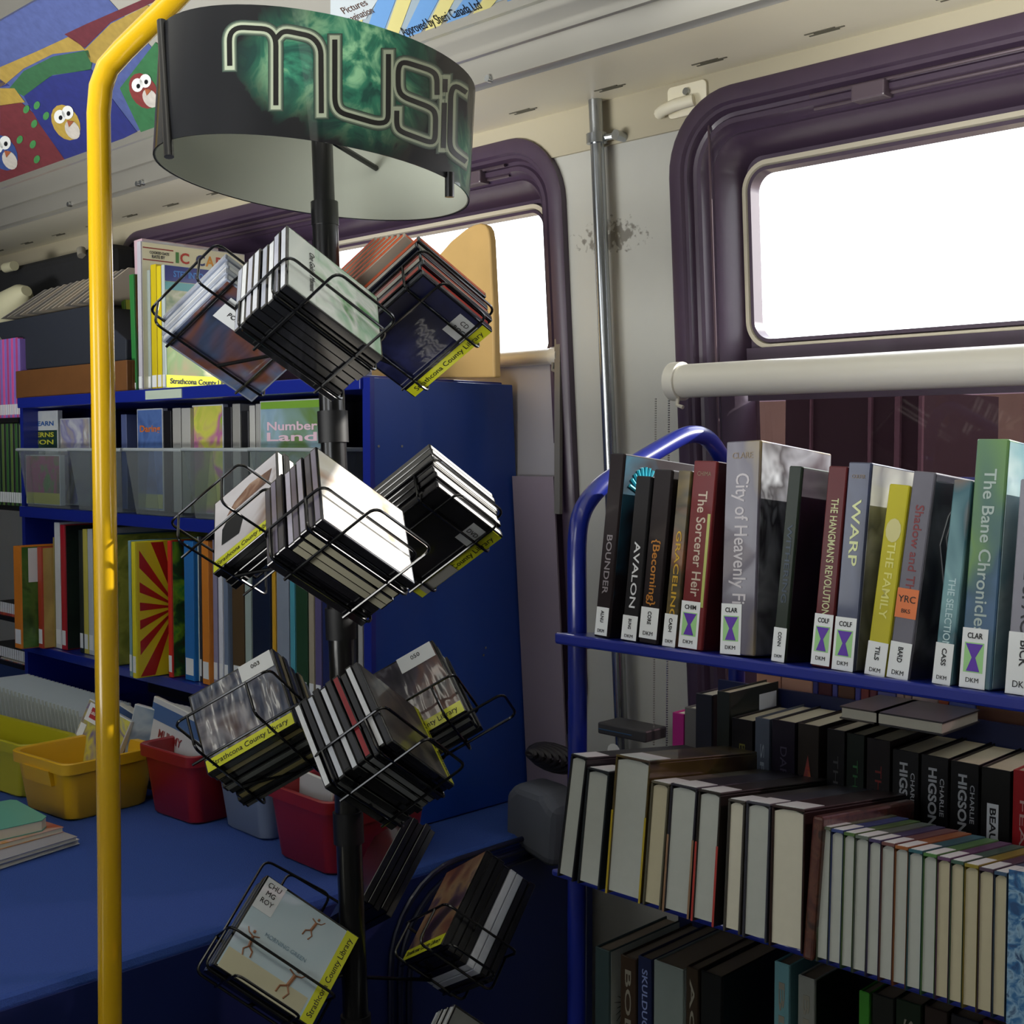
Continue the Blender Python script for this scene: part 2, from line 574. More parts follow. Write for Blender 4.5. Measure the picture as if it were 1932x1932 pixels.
# ------------------------------------------------------------------ outside
stone = mat('#d8c8a8', 0.9, vary=0.35, scale=1.3)
g = tag(MB().box((-20, 7.0, -1.2), (14, 7.4, 1.62)).build('boundary_wall', stone), 'pale weathered stone wall seen through the tinted lower glass', 'wall')
a, b_ = at_y(1482, 800, 4.0), at_y(1742, 800, 4.0)  # plain slab standing for the dark maroon bands in the lower glass
dk = tag(MB().box((a.x, 4.0, -1.2), (b_.x, 4.6, 1.50)).build('maroon_slab', mat('#4a3a40', 0.6, vary=0.2, scale=2)), 'dark maroon trailer standing outside behind the lower glass', 'slab')
for u0, u1 in ((1530, 1533), (1640, 1646), (1690, 1700), (1735, 1742)):
    p, q = at_y(u0, 800, 3.995), at_y(u1, 800, 3.995)
    MB().box((p.x, 3.985, -1.0), (q.x, 4.0, 1.49)).build('side_rib', mat('#9a8288', 0.5), dk)
struct(MB().box((-30, 1.95, -1.3), (30, 40, -1.2)).build('ground_outside', mat('#8f8a80', 0.9, vary=0.2, scale=1)))

# ------------------------------------------------------------------ hardware on the wall
pole = tag(MB().tube([W(at_y(1152, 300, 1.74).x, z, -0.03) for z in (1.93, 1.5, 1.0, 0.62)], 0.0125, 14).build('wall_pole', M_STEEL, smooth=True),
           'vertical steel tube fixed to the pale wall between the two windows', 'pole')
px = at_y(1152, 300, 1.74).x
MB().tube([W(px, 1.862, -0.03), W(px, 1.845, -0.03)], 0.019, 14).tube([W(px, 1.853, -0.03), W(px + 0.045, 1.853, -0.022)], 0.006, 8).tube(
    [W(px + 0.042, 1.853, -0.03), W(px + 0.042, 1.853, -0.005)], 0.009, 10).build('pole_clamp', M_STEEL, pole, smooth=True)
MB().tube([W(px, 0.66, -0.03), W(px, 0.645, -0.03), W(px, 0.625, -0.03)], 0.022, 14, r2=0.04).build('pole_foot', mat('#6d6a66', 0.5, metal=.4), pole, smooth=True)
c = at_y(1288, 188, 1.72)
pl = tag(MB().prism([W(c.x + p[0], c.z + p[1], -0.012) for p in rrect(-0.03, 0.05, -0.028, 0.024, 0.008, 4)], (0, 0.005, 0)).build('latch_plate', M_CREAM, bevel=0.001),
         'small cream latch plate with a finger scoop above the pale wall', 'latch')
MB().tube([W(c.x - 0.045, c.z - 0.016, -0.016), W(c.x - 0.03, c.z - 0.015, -0.026), W(c.x, c.z - 0.012, -0.03), W(c.x + 0.03, c.z - 0.008, -0.02)], 0.010, 10).build('finger_scoop', M_CREAM, pl, smooth=True)
MB().tube([W(c.x + 0.012, c.z + 0.01, -0.012), W(c.x + 0.012, c.z + 0.01, -0.018)], 0.006, 10).build('bolt', M_STEEL, pl, smooth=True)

# roller blinds
def blind(name, label, u0, u1x, vtop, vbot, sheet=None, y=1.69):
    p, q = at_y(u0, vtop, y), at_y(u0, vbot, y)
    zc = (p.z + q.z) / 2; r = (p.z - q.z) / 2 * 0.92
    root = tag(empty(name, (p.x, y, zc)), label, 'blind', 'rolled window blinds')
    root['group'] = 'rolled window blinds'
    x1 = u1x - p.x
    sgn = 1 if x1 > 0 else -1
    MB().tube([(0, 0, 0), (x1, 0, 0)], r, 28).build('roll', mat('#d9d6ca', 0.35, coat=.3, vary=.02), root, smooth=True)
    MB().tube([(-0.014 * sgn, 0, 0), (-0.011 * sgn, 0, 0), (0.006 * sgn, 0, 0)], r * 1.16, 24).build('end_cap', mat('#dedbcf', 0.35, coat=.3), root, smooth=True)
    MB().tube([(0.004, -0.01, -r * 0.9), (0.004, -0.012, -r - 0.012), (0.016, -0.012, -r - 0.016)], 0.0035, 8).build('bracket', mat('#cfcabb', .35), root, smooth=True)
    return root, p, zc, r


bl, bp, bz, br_ = blind('roller_blind', 'large white roller blind rolled up across the window behind the book cart', 1283, 0.6, 685, 754)
for dy, u in ((0, 1268), (0, 1243)):
    q = at_y(u, 760, 1.70)
    mb = MB()
    n = 150
    for i in range(n):
        zz = bz - br_ - 0.004 * i
        x = q.x - bp.x
        mb.box((x - 0.0012, 0.0, zz - bz - 0.0011), (x + 0.0012, 0.0024, zz - bz + 0.0011))
    o = mb.build('bead_chain', M_STEEL if u == 1268 else mat('#8d8a84', .5), bl, smooth=False)
b2, bp2, bz2, br2 = blind('roller_blind', 'grey roller blind partly drawn over the window above the blue cabinet', 1048, -2.25, 655, 688, y=1.755)
b2.children[0].data.materials[0] = mat('#77756f', 0.5)
p = at_y(1046, 925, 1.78)
MB().box((-0.62, 0.012, p.z - bz2), (-0.01, 0.015, -0.01)).build('blind_sheet', mat('#a3a1a8', 0.8, vary=.05), b2)
MB().prism([(0.012, -0.016, -0.3), (0.026, -0.016, -0.3), (0.026, -0.016, 0.03), (0.012, -0.016, 0.03)], (0, 0.008, 0)).build('side_channel', mat('#7d7a74', .4, metal=.4), b2)
# pale panel behind the lower part of the blind
tag(MB().prism([W(-1.72, 0.62, -0.03), W(-1.61, 0.62, -0.03), W(-1.61, 1.25, -0.03), W(-1.72, 1.25, -0.03)], (0, 0.004, 0)).build('window_cover', mat('#8c7f8c', 0.7, vary=.06)),
    'dusty mauve cover sheet below the grey blind beside the blue cabinet', 'cover sheet')

# power box and odds and ends behind the cart
a = at_y(1127, 1425, 1.66); b_ = at_y(1192, 1375, 1.66)
ob = tag(MB().box((a.x, 1.66, 0.80), (b_.x + .03, 1.72, b_.z)).build('junction_box', mat('#3c3b3c', 0.5), bevel=0.003), 'dark junction box with a blue sticker at the foot of the steel tube', 'junction box')
MB().box((a.x + 0.004, 1.6585, 0.81), (b_.x, 1.66, b_.z - .012)).build('blue_sticker', mat('#2c5a86', .4), ob)
q = at_y(1158, 1416, 1.6584)
MB().prism([(q.x + 0.014 * math.cos(t / 12 * 6.283), 1.6578, q.z + 0.012 * math.sin(t / 12 * 6.283)) for t in range(12)], (0, 0.0008, 0)).build('round_mark', M_WHITE, ob)
q = at_y(1043, 1528, 1.66)
tag(MB().prism([(q.x + x, 1.60, q.z + z) for x, z in ((-.07, -.06), (.05, -.09), (.06, .02), (.03, .05), (-.04, .055), (-.07, .03))], (0, 0.08, 0)).build('grey_cushion', mat('#5b5f68', .8), bevel=.02, seg=3),
    'rounded grey pad lying on the wheel arch beside the cart', 'pad')
q = at_y(1045, 1430, 1.66)
mb = MB()
for k in range(7):
    rr = 0.062 - .009 * k
    mb.tube([(q.x + rr * math.cos(t * .3927), 1.66 - .01 * k, q.z + (0.022 - .003 * k) * math.sin(t * .3927) + .003 * k) for t in range(16)], 0.006, 8, closed=True)
tag(mb.build('cable_coil', M_RUBBER, smooth=True), 'coil of black cable between the blue cabinet and the cart', 'cable')

# ------------------------------------------------------------------ posters on the cove
def on_cove(u, v, lift=0.0):
    return at_plane(u, v, PO + PN * (0.0012 + lift), PN)


def cove_poly(name, pts, m, parent, lift):
    return MB().prism([on_cove(u / 2.0125, v / 2.0125, lift) for u, v in pts], PN * 0.0003).build(name, m, parent)


def crayon(h):
    g = [int(h[i:i + 2], 16) for i in (1, 3, 5)]
    av = sum(g) / 3
    h = '#%02x%02x%02x' % tuple(int((c * .72 + av * .28) * .86) for c in g)
    return mat(h, 0.7, vary=0.3, scale=60)


def rect_cove(x0, x1, a0, a1):
    d = (PT - PO)
    return [PO + V((x0, 0, 0)) + d * a0 + PN * .0006, PO + V((x1, 0, 0)) + d * a0 + PN * .0006, PO + V((x1, 0, 0)) + d * a1 + PN * .0006, PO + V((x0, 0, 0)) + d * a1 + PN * .0006]


xs = on_cove(300, 120).x
pA = tag(MB().prism(rect_cove(-4.0, xs + .02, 0.01, 0.97), PN * .0005).build('crayon_poster', crayon('#4a5fb4')), 'crayon coloured quilt poster with big-eyed birds along the cove', 'poster')
S = [
    ('#c9a12e', [(0, 255), (140, 195), (270, 135), (325, 190), (200, 205), (90, 260), (20, 320), (0, 330)]),
    ('#2c7a44', [(35, 335), (90, 270), (200, 215), (335, 190), (350, 235), (345, 265), (200, 285), (90, 365)]),
    ('#1c2a9a', [(90, 365), (190, 290), (345, 262), (430, 380), (520, 500), (430, 545), (250, 612), (150, 470)]),
    ('#7e2030', [(245, 130), (330, 90), (560, -10), (620, -10), (420, 85), (322, 182)]),
    ('#c9a12e', [(320, 190), (420, 90), (560, 20), (600, 40), (500, 150), (400, 255), (345, 235)]),
    ('#8c2430', [(0, 400), (80, 388), (150, 450), (250, 612), (130, 650), (0, 695)]),
    ('#d3a92c', [(0, 335), (55, 335), (95, 388), (0, 402)]),
    ('#2f8a48', [(455, 335), (590, 160), (640, 200), (640, 500), (540, 512)]),
    ('#24309a', [(0, 300), (35, 325), (0, 332)]),
]
for h, pts in S:
    cove_poly('quilt_patch', pts, crayon(h), pA, 0.0006)


def ell(cx, cy, rx, ry, n=16, a=0.0):
    return [(cx + rx * math.cos(t) * math.cos(a) - ry * math.sin(t) * math.sin(a), cy + rx * math.cos(t) * math.sin(a) + ry * math.sin(t) * math.cos(a))
            for t in [2 * math.pi * k / n for k in range(n)]]


for cx, cy, body in ((250, 465, '#e2b52c'), (545, 345, '#a8302c'), (12, 580, '#2a4fb0')):
    cove_poly('bird_body', ell(cx, cy, 50, 72, a=-.5), crayon(body), pA, 0.0012)
    cove_poly('bird_belly', ell(cx + 25, cy + 28, 26, 38, a=-.5), crayon('#e6ddcf'), pA, 0.0018)
    for ex, ey in ((-28, -22), (2, -38)):
        cove_poly('bird_eye', ell(cx + ex + 5, cy + ey, 22, 26), M_WHITE, pA, 0.0024)
        cove_poly('bird_pupil', ell(cx + ex + 8, cy + ey + 4, 7, 9), M_INK, pA, 0.003)
    cove_poly('bird_beak', [(cx + 4, cy - 8), (cx + 30, cy - 4), (cx + 12, cy + 18)], crayon('#d2622a'), pA, 0.003)
for cx, cy in ((140, 400), (175, 440), (130, 470), (75, 530), (125, 548), (140, 605), (100, 415)):
    cove_poly('leaf', ell(cx, cy, 11, 16, a=.4), crayon('#3fae4c'), pA, 0.0014)

x0 = on_cove(640, 20).x; x1 = on_cove(960, 20).x
pB = tag(MB().prism(rect_cove(x0, x1 + 0.3, 0.01, 0.97), PN * .0005).build('striped_poster', mat('#9fb0bb', .5)), 'blue and yellow striped notice on the cove above the drum sign', 'poster')
for k in range(5):
    u = 1270 + k * 165
    for h, w0, w1 in (('#6f9fd6', 0, 70), ('#d8cf8a', 75, 130)):
        cove_poly('stripe', [(u + w0, -10), (u + w1, -10), (u + w1 - 60 - 8 * k, 215 - k * 42), (u + w0 - 60 - 8 * k, 232 - k * 42)] if k < 4 else
                  [(u + w0, -10), (u + w1, -10), (u + w1 - 18, 50), (u + w0 - 18, 62)], mat(h, .5), pB, 0.0006)
cove_poly('white_sheet', [(1255, -10), (1440, -10), (1390, 70), (1255, 110)], mat('#c3cdd2', .5), pB, 0.0012)
o1, o2 = on_cove(758, 62, .0016), on_cove(905, 8, .0016)
text('Approved by Sheri Canada Ltd', o1, o2 - o1, PN.cross(o2 - o1), 0.024, M_INK, pB, 'notice_text', fit=(o2 - o1).length)
for j, (s, u, v, u2, v2) in enumerate((('Pictures', 645, 22, 690, 4), ('imagination', 650, 40, 702, 19))):
    o1, o2 = on_cove(u, v, .002), on_cove(u2, v2, .002)
    text(s, o1, o2 - o1, PN.cross(o2 - o1), 0.018, mat('#5a4036', .5), pB, 'notice_text', fit=(o2 - o1).length)

# ------------------------------------------------------------------ yellow grab pole
YD = 1.52
pts = [at_d(208, 2000, YD), at_d(206, 1600, YD), at_d(197, 900, YD), at_d(189, 420, YD), at_d(186, 215, YD), at_d(190, 165, YD), at_d(203, 128, YD), at_d(232, 95, YD), at_d(300, 28, YD), at_d(360, -35, YD), at_d(470, -160, YD)]
base = at_d(208, 2000, YD)
pts = [V((base.x + .008, base.y, 0.0))] + pts
yp = tag(MB().tube(pts, 0.0142, 22).build('grab_pole', M_YELLOW, smooth=True), 'glossy yellow grab pole with a bent top standing before the shelves', 'pole')

# ------------------------------------------------------------------ music rack: pole, drum sign, wire baskets
P_TOP, P_BOT = V((-1.302, 0.972, 1.78)), V((-1.205, 0.968, 0.0))
rack = tag(empty('music_rack', P_BOT), 'black revolving music rack with wire baskets under a drum sign', 'display rack')


def rk(p):
    return V(p) - P_BOT


def on_pole(z):
    t = (z - P_BOT.z) / (P_TOP.z - P_BOT.z)
    return P_BOT + (P_TOP - P_BOT) * t


MB().tube([rk(on_pole(1.60)), rk(on_pole(0.03))], 0.0165, 20).build('pole', M_BLACK, rack, smooth=True)
MB().tube([rk(on_pole(1.82)), rk(on_pole(1.55))], 0.0135, 20).build('upper_pole', M_BLACK, rack, smooth=True)
MB().tube([rk(on_pole(1.615)), rk(on_pole(1.585))], 0.0175, 20).build('collar', M_BLACK, rack, smooth=True)
MB().tube([rk(on_pole(0.03)), rk(on_pole(0.0))], 0.2, 32).build('base_disc', M_BLACK, rack, smooth=True)
for z in (1.33, 1.08, .82, .56):
    MB().tube([rk(on_pole(z + .02)), rk(on_pole(z - .02))], 0.0195, 20).build('hub_sleeve', M_BLACKM, rack, smooth=True)

# drum sign
RC = V((-1.2334, 0.9180, 1.6228)); RR = 0.1590; RK = 1.2675; RHT = 0.1375
R_AX = Matrix.Rotation(-0.0762, 3, 'X')


def ring_pt(t, h, s=1.0):
    return RC + R_AX @ V((RR * s * math.cos(t), RR * RK * s * math.sin(t), h))


def ring_hit(u, v, s=1.0):
    o = R_AX.inverted() @ (EYE - RC); d = R_AX.inverted() @ ray(u, v)
    a_, b2_ = RR * s, RR * RK * s
    A = (d.x / a_) ** 2 + (d.y / b2_) ** 2; B = 2 * (o.x * d.x / a_ ** 2 + o.y * d.y / b2_ ** 2); Cc = (o.x / a_) ** 2 + (o.y / b2_) ** 2 - 1
    D = B * B - 4 * A * Cc
    D = max(D, 0)
    t = (-B - math.sqrt(D)) / (2 * A)
    return RC + R_AX @ (o + d * t)


def band_mat():
    m = bpy.data.materials.new('sign_print'); m.use_nodes = True
    nt = m.node_tree; b = nt.nodes['Principled BSDF']
    b.inputs['Roughness'].default_value = 0.5; b.inputs['Specular IOR Level'].default_value = .25; b.inputs['Coat Weight'].default_value = 0.35; b.inputs['Coat Roughness'].default_value = 0.04
    geo = nt.nodes.new('ShaderNodeTexCoord')
    nz = nt.nodes.new('ShaderNodeTexNoise'); nz.inputs['Scale'].default_value = 17; nz.inputs['Distortion'].default_value = 2.2; nz.inputs['Detail'].default_value = 6
    nt.links.new(geo.outputs['Object'], nz.inputs['Vector'])
    rp = nt.nodes.new('ShaderNodeValToRGB'); e = rp.color_ramp.elements
    e[0].position = .35; e[0].color = lin('#12483f'); e[1].position = .66; e[1].color = lin('#8fc79a')
    k = e.new(.5); k.color = lin('#2f7d62')
    nt.links.new(nz.outputs[0], rp.inputs[0])
    cur = None
    for (u, v), rad, feather in (((690, 110), .062, .05), ((745, 60), .035, .04), ((560, 120), .035, .035), ((878, 300), .03, .03)):
        c = ring_hit(u, v) - P_BOT
        s = nt.nodes.new('ShaderNodeVectorMath'); s.operation = 'DISTANCE'; s.inputs[1].default_value = c
        nt.links.new(geo.outputs['Object'], s.inputs[0])
        ad = nt.nodes.new('ShaderNodeMath'); ad.operation = 'MULTIPLY_ADD'; ad.inputs[1].default_value = 0.05
        nt.links.new(nz.outputs[0], ad.inputs[0]); nt.links.new(s.outputs['Value'], ad.inputs[2])
        mr = nt.nodes.new('ShaderNodeMapRange'); mr.inputs[1].default_value = rad + feather + .02; mr.inputs[2].default_value = rad
        nt.links.new(ad.outputs[0], mr.inputs[0])
        if cur is None: cur = mr.outputs[0]
        else:
            mxm = nt.nodes.new('ShaderNodeMath'); mxm.operation = 'MAXIMUM'
            nt.links.new(cur, mxm.inputs[0]); nt.links.new(mr.outputs[0], mxm.inputs[1]); cur = mxm.outputs[0]
    mx = nt.nodes.new('ShaderNodeMix'); mx.data_type = 'RGBA'; mx.inputs[6].default_value = lin('#0b0d12')
    nt.links.new(rp.outputs[0], mx.inputs[7]); nt.links.new(cur, mx.inputs[0]); nt.links.new(mx.outputs[2], b.inputs['Base Color'])
    return m


def ring_shell(s0, s1, h0, h1, name, m, parent):
    n = 72; vs = []
    for i in range(n):
        t = 2 * math.pi * i / n
        for s, h in ((s0, h0), (s1, h0), (s1, h1), (s0, h1)):
            vs.append(ring_pt(t, h, s) - P_BOT)
    fs = []
    for i in range(n):
        j = (i + 1) % n
        for k in range(4):
            fs.append((i * 4 + k, i * 4 + (k + 1) % 4, j * 4 + (k + 1) % 4, j * 4 + k))
    return MB().add(vs, fs).build(name, m, parent, smooth=True)


sign = ring_shell(0.992, 1.0, 0, RHT, 'drum_sign', band_mat(), rack)
ring_shell(0.984, 0.9918, 0.001, RHT - .001, 'white_lining', mat('#a6aba0', .5, vary=.02), sign)
LET = {
    'm': [[(872, 250), (870, 130), (900, 103), (1020, 110), (1047, 145), (1047, 400)], [(1047, 148), (1075, 115), (1185, 138), (1218, 180), (1220, 430)]],
    'u': [[(1271, 150), (1271, 395), (1290, 428), (1435, 470), (1474, 462), (1475, 205)]],
    's': [[(1660, 360), (1660, 290), (1640, 268), (1530, 233), (1512, 255), (1512, 340), (1530, 368), (1635, 408), (1655, 430), (1653, 528), (1638, 543), (1522, 500), (1506, 480), (1507, 420)]],
    'i': [[(1688, 390), (1684, 562)], [(1691, 300), (1690, 350)]],
    'c': [[(1772, 352), (1728, 322), (1712, 350), (1708, 555), (1724, 582), (1770, 615)]],
}
GLOW = [(58, mat('#31423a', .4, vary=.1), 1.0015), (48, mat('#627060', .4), 1.0022), (38, mat('#a3ad97', .4), 1.0029), (19, mat('#080808', .35), 1.0045)]
for ch, strokes in LET.items():
    for gi, (wd, m, s) in enumerate(GLOW):
        mb = MB()
        for st in strokes:
            p2 = [V((p[0] / 2.0125, p[1] / 2.0125, 0)) for p in st]
            p2 = smooth_path(p2, 14, 4)
            dense = []
            for i in range(len(p2) - 1):
                k = max(1, int((p2[i + 1] - p2[i]).length / 6))
                dense += [p2[i].lerp(p2[i + 1], j / k) for j in range(k)]
            dense.append(p2[-1])
            h = wd / 2.0125 / 2
            ext = h * .8 if gi < 3 else 0
            d0 = (dense[1] - dense[0]).normalized(); d1 = (dense[-1] - dense[-2]).normalized()
            dense = [dense[0] - d0 * ext] + dense + [dense[-1] + d1 * ext]
            vs = []
            for i, p in enumerate(dense):
                t = (dense[min(i + 1, len(dense) - 1)] - dense[max(i - 1, 0)]).normalized()
                nrm = V((-t.y, t.x, 0))
                for sg in (-1, 1):
                    q = p + nrm * h * sg
                    vs.append(ring_hit(min(q.x, 884), q.y, s) - P_BOT)
            mb.add(vs, [(2 * i, 2 * i + 1, 2 * i + 3, 2 * i + 2) for i in range(len(dense) - 1)])
        mb.build('letter' if gi == 3 else 'letter_glow', m, sign)
# spokes and end brackets of the sign
mb = MB()
for t in (0.3, 2.2, 4.1):
    mb.tube([rk(on_pole(1.70)), ring_pt(t, .07, .985) - P_BOT], 0.004, 8)
mb.build('sign_spokes', M_WIRE, sign, smooth=True)
for (u0, v0, u1, v1) in ((299, 40, 313, 296), (842, 325, 842, 372)):
    a, b_ = ring_hit(u0 + 6, v0, 1.01), ring_hit(u1 + 6, v1, 1.01)
    MB().tube([a - P_BOT, b_ - P_BOT], 0.0055, 10).build('end_bracket', M_BLACK, sign, smooth=True)

# baskets and cases
T12 = (V((.085, .85, -.52)), V((-.64, .445, .625)), V((-.765, -.28, -.58)))
T1f = (V((.098, .854, -.511)), V((-.623, .453, .638)), V((-.776, -.256, -.576)))
T2f = (V((.062, .842, -.536)), V((-.665, .435, .607)), V((-.744, -.319, -.587)))
T3f = (V((-.19, .81, -.555)), V((-.775, .225, .59)), V((-.602, -.54, -.588)))
T4f = (V((.494, .631, -.598)), V((-.192, .75, .633)), V((-.848, .198, -.491)))


def ortho(a, b, c):
    a = a.normalized(); b = (b - a * b.dot(a)).normalized()
    c2 = a.cross(b)
    if c2.dot(c) < 0: c2 = -c2
    return a, b, c2


def basket(ctr, fr, ha, hb, hc, fwd=0.045, aminus=0.0, cback=0.0):
    a, b, c = ortho(*fr)
    ctr = V(ctr)

    def P(x, y, z):
        return rk(ctr + a * x + b * y + c * z)
    mb = MB(); r = 0.0018; g = 0.004
    fl_ = -hb - g
    # floor loop runs out beyond the front of the stack
    x0, x1 = -ha * .62 - aminus, ha * .62
    mb.tube(smooth_path([P(x0, fl_, hc + cback), P(x0, fl_, -hc - fwd), P(x1, fl_, -hc - fwd), P(x1, fl_, hc + cback)], .012), r, 7)
    # ring round the stack
    y1 = -hb + 0.045
    X0, X1 = -ha - g - aminus, ha + g
    mb.tube(smooth_path([P(X1, y1, hc + cback), P(X0, y1, hc + cback), P(X0, y1, -hc - g * 2), P(X1, y1, -hc - g * 2), P(X1, y1, hc + cback - .002)], .012), r, 7)
    # uprights and floor bars
    for z in (-hc * .6, hc * .7):
        mb.tube(smooth_path([P(X0, y1, z), P(X0, fl_, z), P(X1, fl_, z), P(X1, y1, z)], .01), r, 7)
    # arm back to the pole
    z0 = min(max((ctr - b * hb).z, 0.1), 1.5)
    mb.tube([P(0, fl_, hc * .7), rk(on_pole(z0))], 0.0025, 7)
    return mb.build('wire_basket', M_WIRE, rack, smooth=True)


def lbl(m, parent, x0, x1, y0, y1, z, name):
    return MB().box((x0, y0, z), (x1, y1, z + 0.0003)).build(name, m, parent)


def case(Wd, H, t, shell, cover, edges, esides, strip=None, slabel=None):
    """one disc case, centred on its own origin; cover faces +Z"""
    root = MB().box((-Wd / 2, -H / 2, -t / 2), (Wd / 2, H / 2, t / 2)).build('disc_case', shell, bevel=0.0008, seg=1)
    if cover:
        MB().box((-Wd / 2 + .003, -H / 2 + .003, t / 2), (Wd / 2 - .003, H / 2 - .003, t / 2 + .0004)).build('cover_insert', cover, root)
    e = .0003; tt = t * .34
    for s in esides:
        if s == '-x': bx = ((-Wd / 2 - e, -H / 2 + .003, -tt), (-Wd / 2, H / 2 - .003, tt))
        if s == '+x': bx = ((Wd / 2, -H / 2 + .003, -tt), (Wd / 2 + e, H / 2 - .003, tt))
        if s == '+y': bx = ((-Wd / 2 + .003, H / 2, -tt), (Wd / 2 - .003, H / 2 + e, tt))
        if s == '-y': bx = ((-Wd / 2 + .003, -H / 2 - e, -tt), (Wd / 2 - .003, -H / 2, tt))
        MB().box(*bx).build('edge_strip', edges, root)
    return root


def stack(ctr, X, Y, Wd, H, T, n, shell_cols, cover, edge_cols, esides, where, strip=None, tagpos=None, jit=0.003, tagtext=None, extra_front=None, frontlabel='', clabels=None):
    X = V(X).normalized(); Y = (V(Y) - X * V(Y).dot(X)).normalized(); Z = X.cross(Y)
    ctr = V(ctr); t = T / n
    out = []
    for i in range(n):
        sc_ = shell_cols[i % len(shell_cols)]; ec = edge_cols[i % len(edge_cols)]
        cs = case(Wd, H, t * .94, mat(sc_, .22, coat=.5, vary=.03), cover if i == 0 else None, mat(ec, .3, coat=.5, vary=.15, scale=120), esides)
        jx = 0 if i == 0 else random.uniform(-jit, jit); jy = 0 if i == 0 else random.uniform(-jit, jit)
        frame(cs, ctr + Z * (T / 2 - t * (i + .5)) + X * jx + Y * jy, X, Y, Z)
        cs['category'] = 'disc case'; cs['group'] = 'disc cases in the ' + where
        if i == 0:
            cs['label'] = frontlabel
        else:
            cs['label'] = clabels or 'disc case packed inside the ' + where
        out.append(cs)
    f = out[0]; zt = t * .94 / 2 + .0005
    if strip:
        s, w = strip
        bx = {'+x': (Wd / 2 - w, Wd / 2 - .001, -H / 2 + .002, H / 2 - .002), '-y': (-Wd / 2 + .002, Wd / 2 - .002, -H / 2 + .001, -H / 2 + w)}[s]
        st = lbl(M_YSTRIP, f, bx[0], bx[1], bx[2], bx[3], zt, 'library_strip')
        if s == '+x': text('Strathcona County Library', ((bx[0] + bx[1]) / 2, 0, zt + .0004), (0, 1, 0), (-1, 0, 0), w * .6, M_INK, st, 'strip_text', 'CENTER', fit=H * .85)
        else: text('Strathcona County Library', (0, (bx[2] + bx[3]) / 2, zt + .0004), (1, 0, 0), (0, 1, 0), w * .6, M_INK, st, 'strip_text', 'CENTER', fit=Wd * .85)
    if tagpos:
        x0_, x1_, y0_, y1_ = tagpos
        tg = lbl(M_LABEL, f, x0_, x1_, y0_, y1_, zt + .0003, 'call_number_label')
        lines = tagtext or ['CD', 'MG']
        for k, s in enumerate(lines):
            hh = (y1_ - y0_) / (len(lines) + 1)
            text(s, ((x0_ + x1_) / 2, y1_ - hh * (k + .8), zt + .0009), (1, 0, 0), (0, 1, 0), min(hh * 1.0, .009), M_INK, tg, 'label_text', 'CENTER')
    return out


a, b, c = ortho(*T1f)
s1a = stack((-1.171, .858, 1.455), a, b, .142, .125, .086, 8, ['#15161a', '#101114'], art(['#cfe0d8', '#9cc7a8', '#e6ece8', '#4f9a55', '#7fb8cc'], 12, wrinkle=.25),
            ['#c9ced8', '#b3b6c6', '#d6dadf', '#9ea4b4'], ['-x', '+y'], 'top basket nearest the drum sign',
            frontlabel='disc case with pale mint and green cover, front of the top basket')
lbl(mat('#dfe6e2', .35, coat=.4), s1a[0], -.068, -.03, -.058, .058, .0054, 'title_band')
text('One Golden Moment', (-.035, 0, .006), (0, -1, 0), (1, 0, 0), .011, M_INK, s1a[0].children[-1], 'title', 'CENTER', fit=.08)
basket((-1.171, .858, 1.455), T1f, .071, .0625, .043, .05)
stack((-1.227, 1.068, 1.47), a, -c, .125, .142, .087, 8, ['#10131f', '#0e1018'], art(['#1a1e4a', '#161a3c', '#22264f', '#2b2f5a'], 14, wrinkle=.15),
      ['#23253c', '#b8443c', '#2a2c3e', '#c9c4bb', '#b03a34', '#30324a', '#a8a39c', '#d05a34'], ['+y', '-x'], 'top basket before the wooden bookend',
      strip=('+x', .017), tagpos=(.012, .044, .03, .062), tagtext=['CD', 'ROC'],
      frontlabel='navy disc case with yellow library strip, underside of the top basket before the wooden bookend')
basket((-1.227, 1.068, 1.47), T1f, .0625, .0435, .071, .012)
stack((-1.366, .893, 1.453), a, -c, .142, .125, .057, 5, ['#8b93a5', '#9aa1b0'], art(['#2a3350', '#5a6c8e', '#6a4030', '#39445f', '#222838'], 9, wrinkle=.4),
      ['#c7ccd6', '#9ea5b4', '#dde0e4'], ['-x', '+y'], 'top basket beside the yellow pole', tagpos=(-.05, -.01, .01, .045), tagtext=['CD', 'POP'],
      frontlabel='disc case with blurred blue and brown cover in the top basket beside the yellow pole')
basket((-1.366, .893, 1.453), T1f, .071, .0285, .0625, .02, .02)
# five orange-edged cases leaning above the navy stack
for k in range(6):
    cc = V((-1.227, 1.068, 1.47)) + b * (0.052 + k * .0105) - a * .012 + c * (.006 + .010 * k)
    cs = case(.125, .13, .0075, mat('#b9ad9c', .4, coat=.3), None, mat('#e0602c' if k < 5 else '#d8552a', .4, vary=.1), ['-x', '+y'])
    frame(cs, cc, a, -c, -b)
    tag(cs, 'tan disc case with an orange edge lying above the navy cases', 'disc case', 'orange edged disc cases in the top basket')

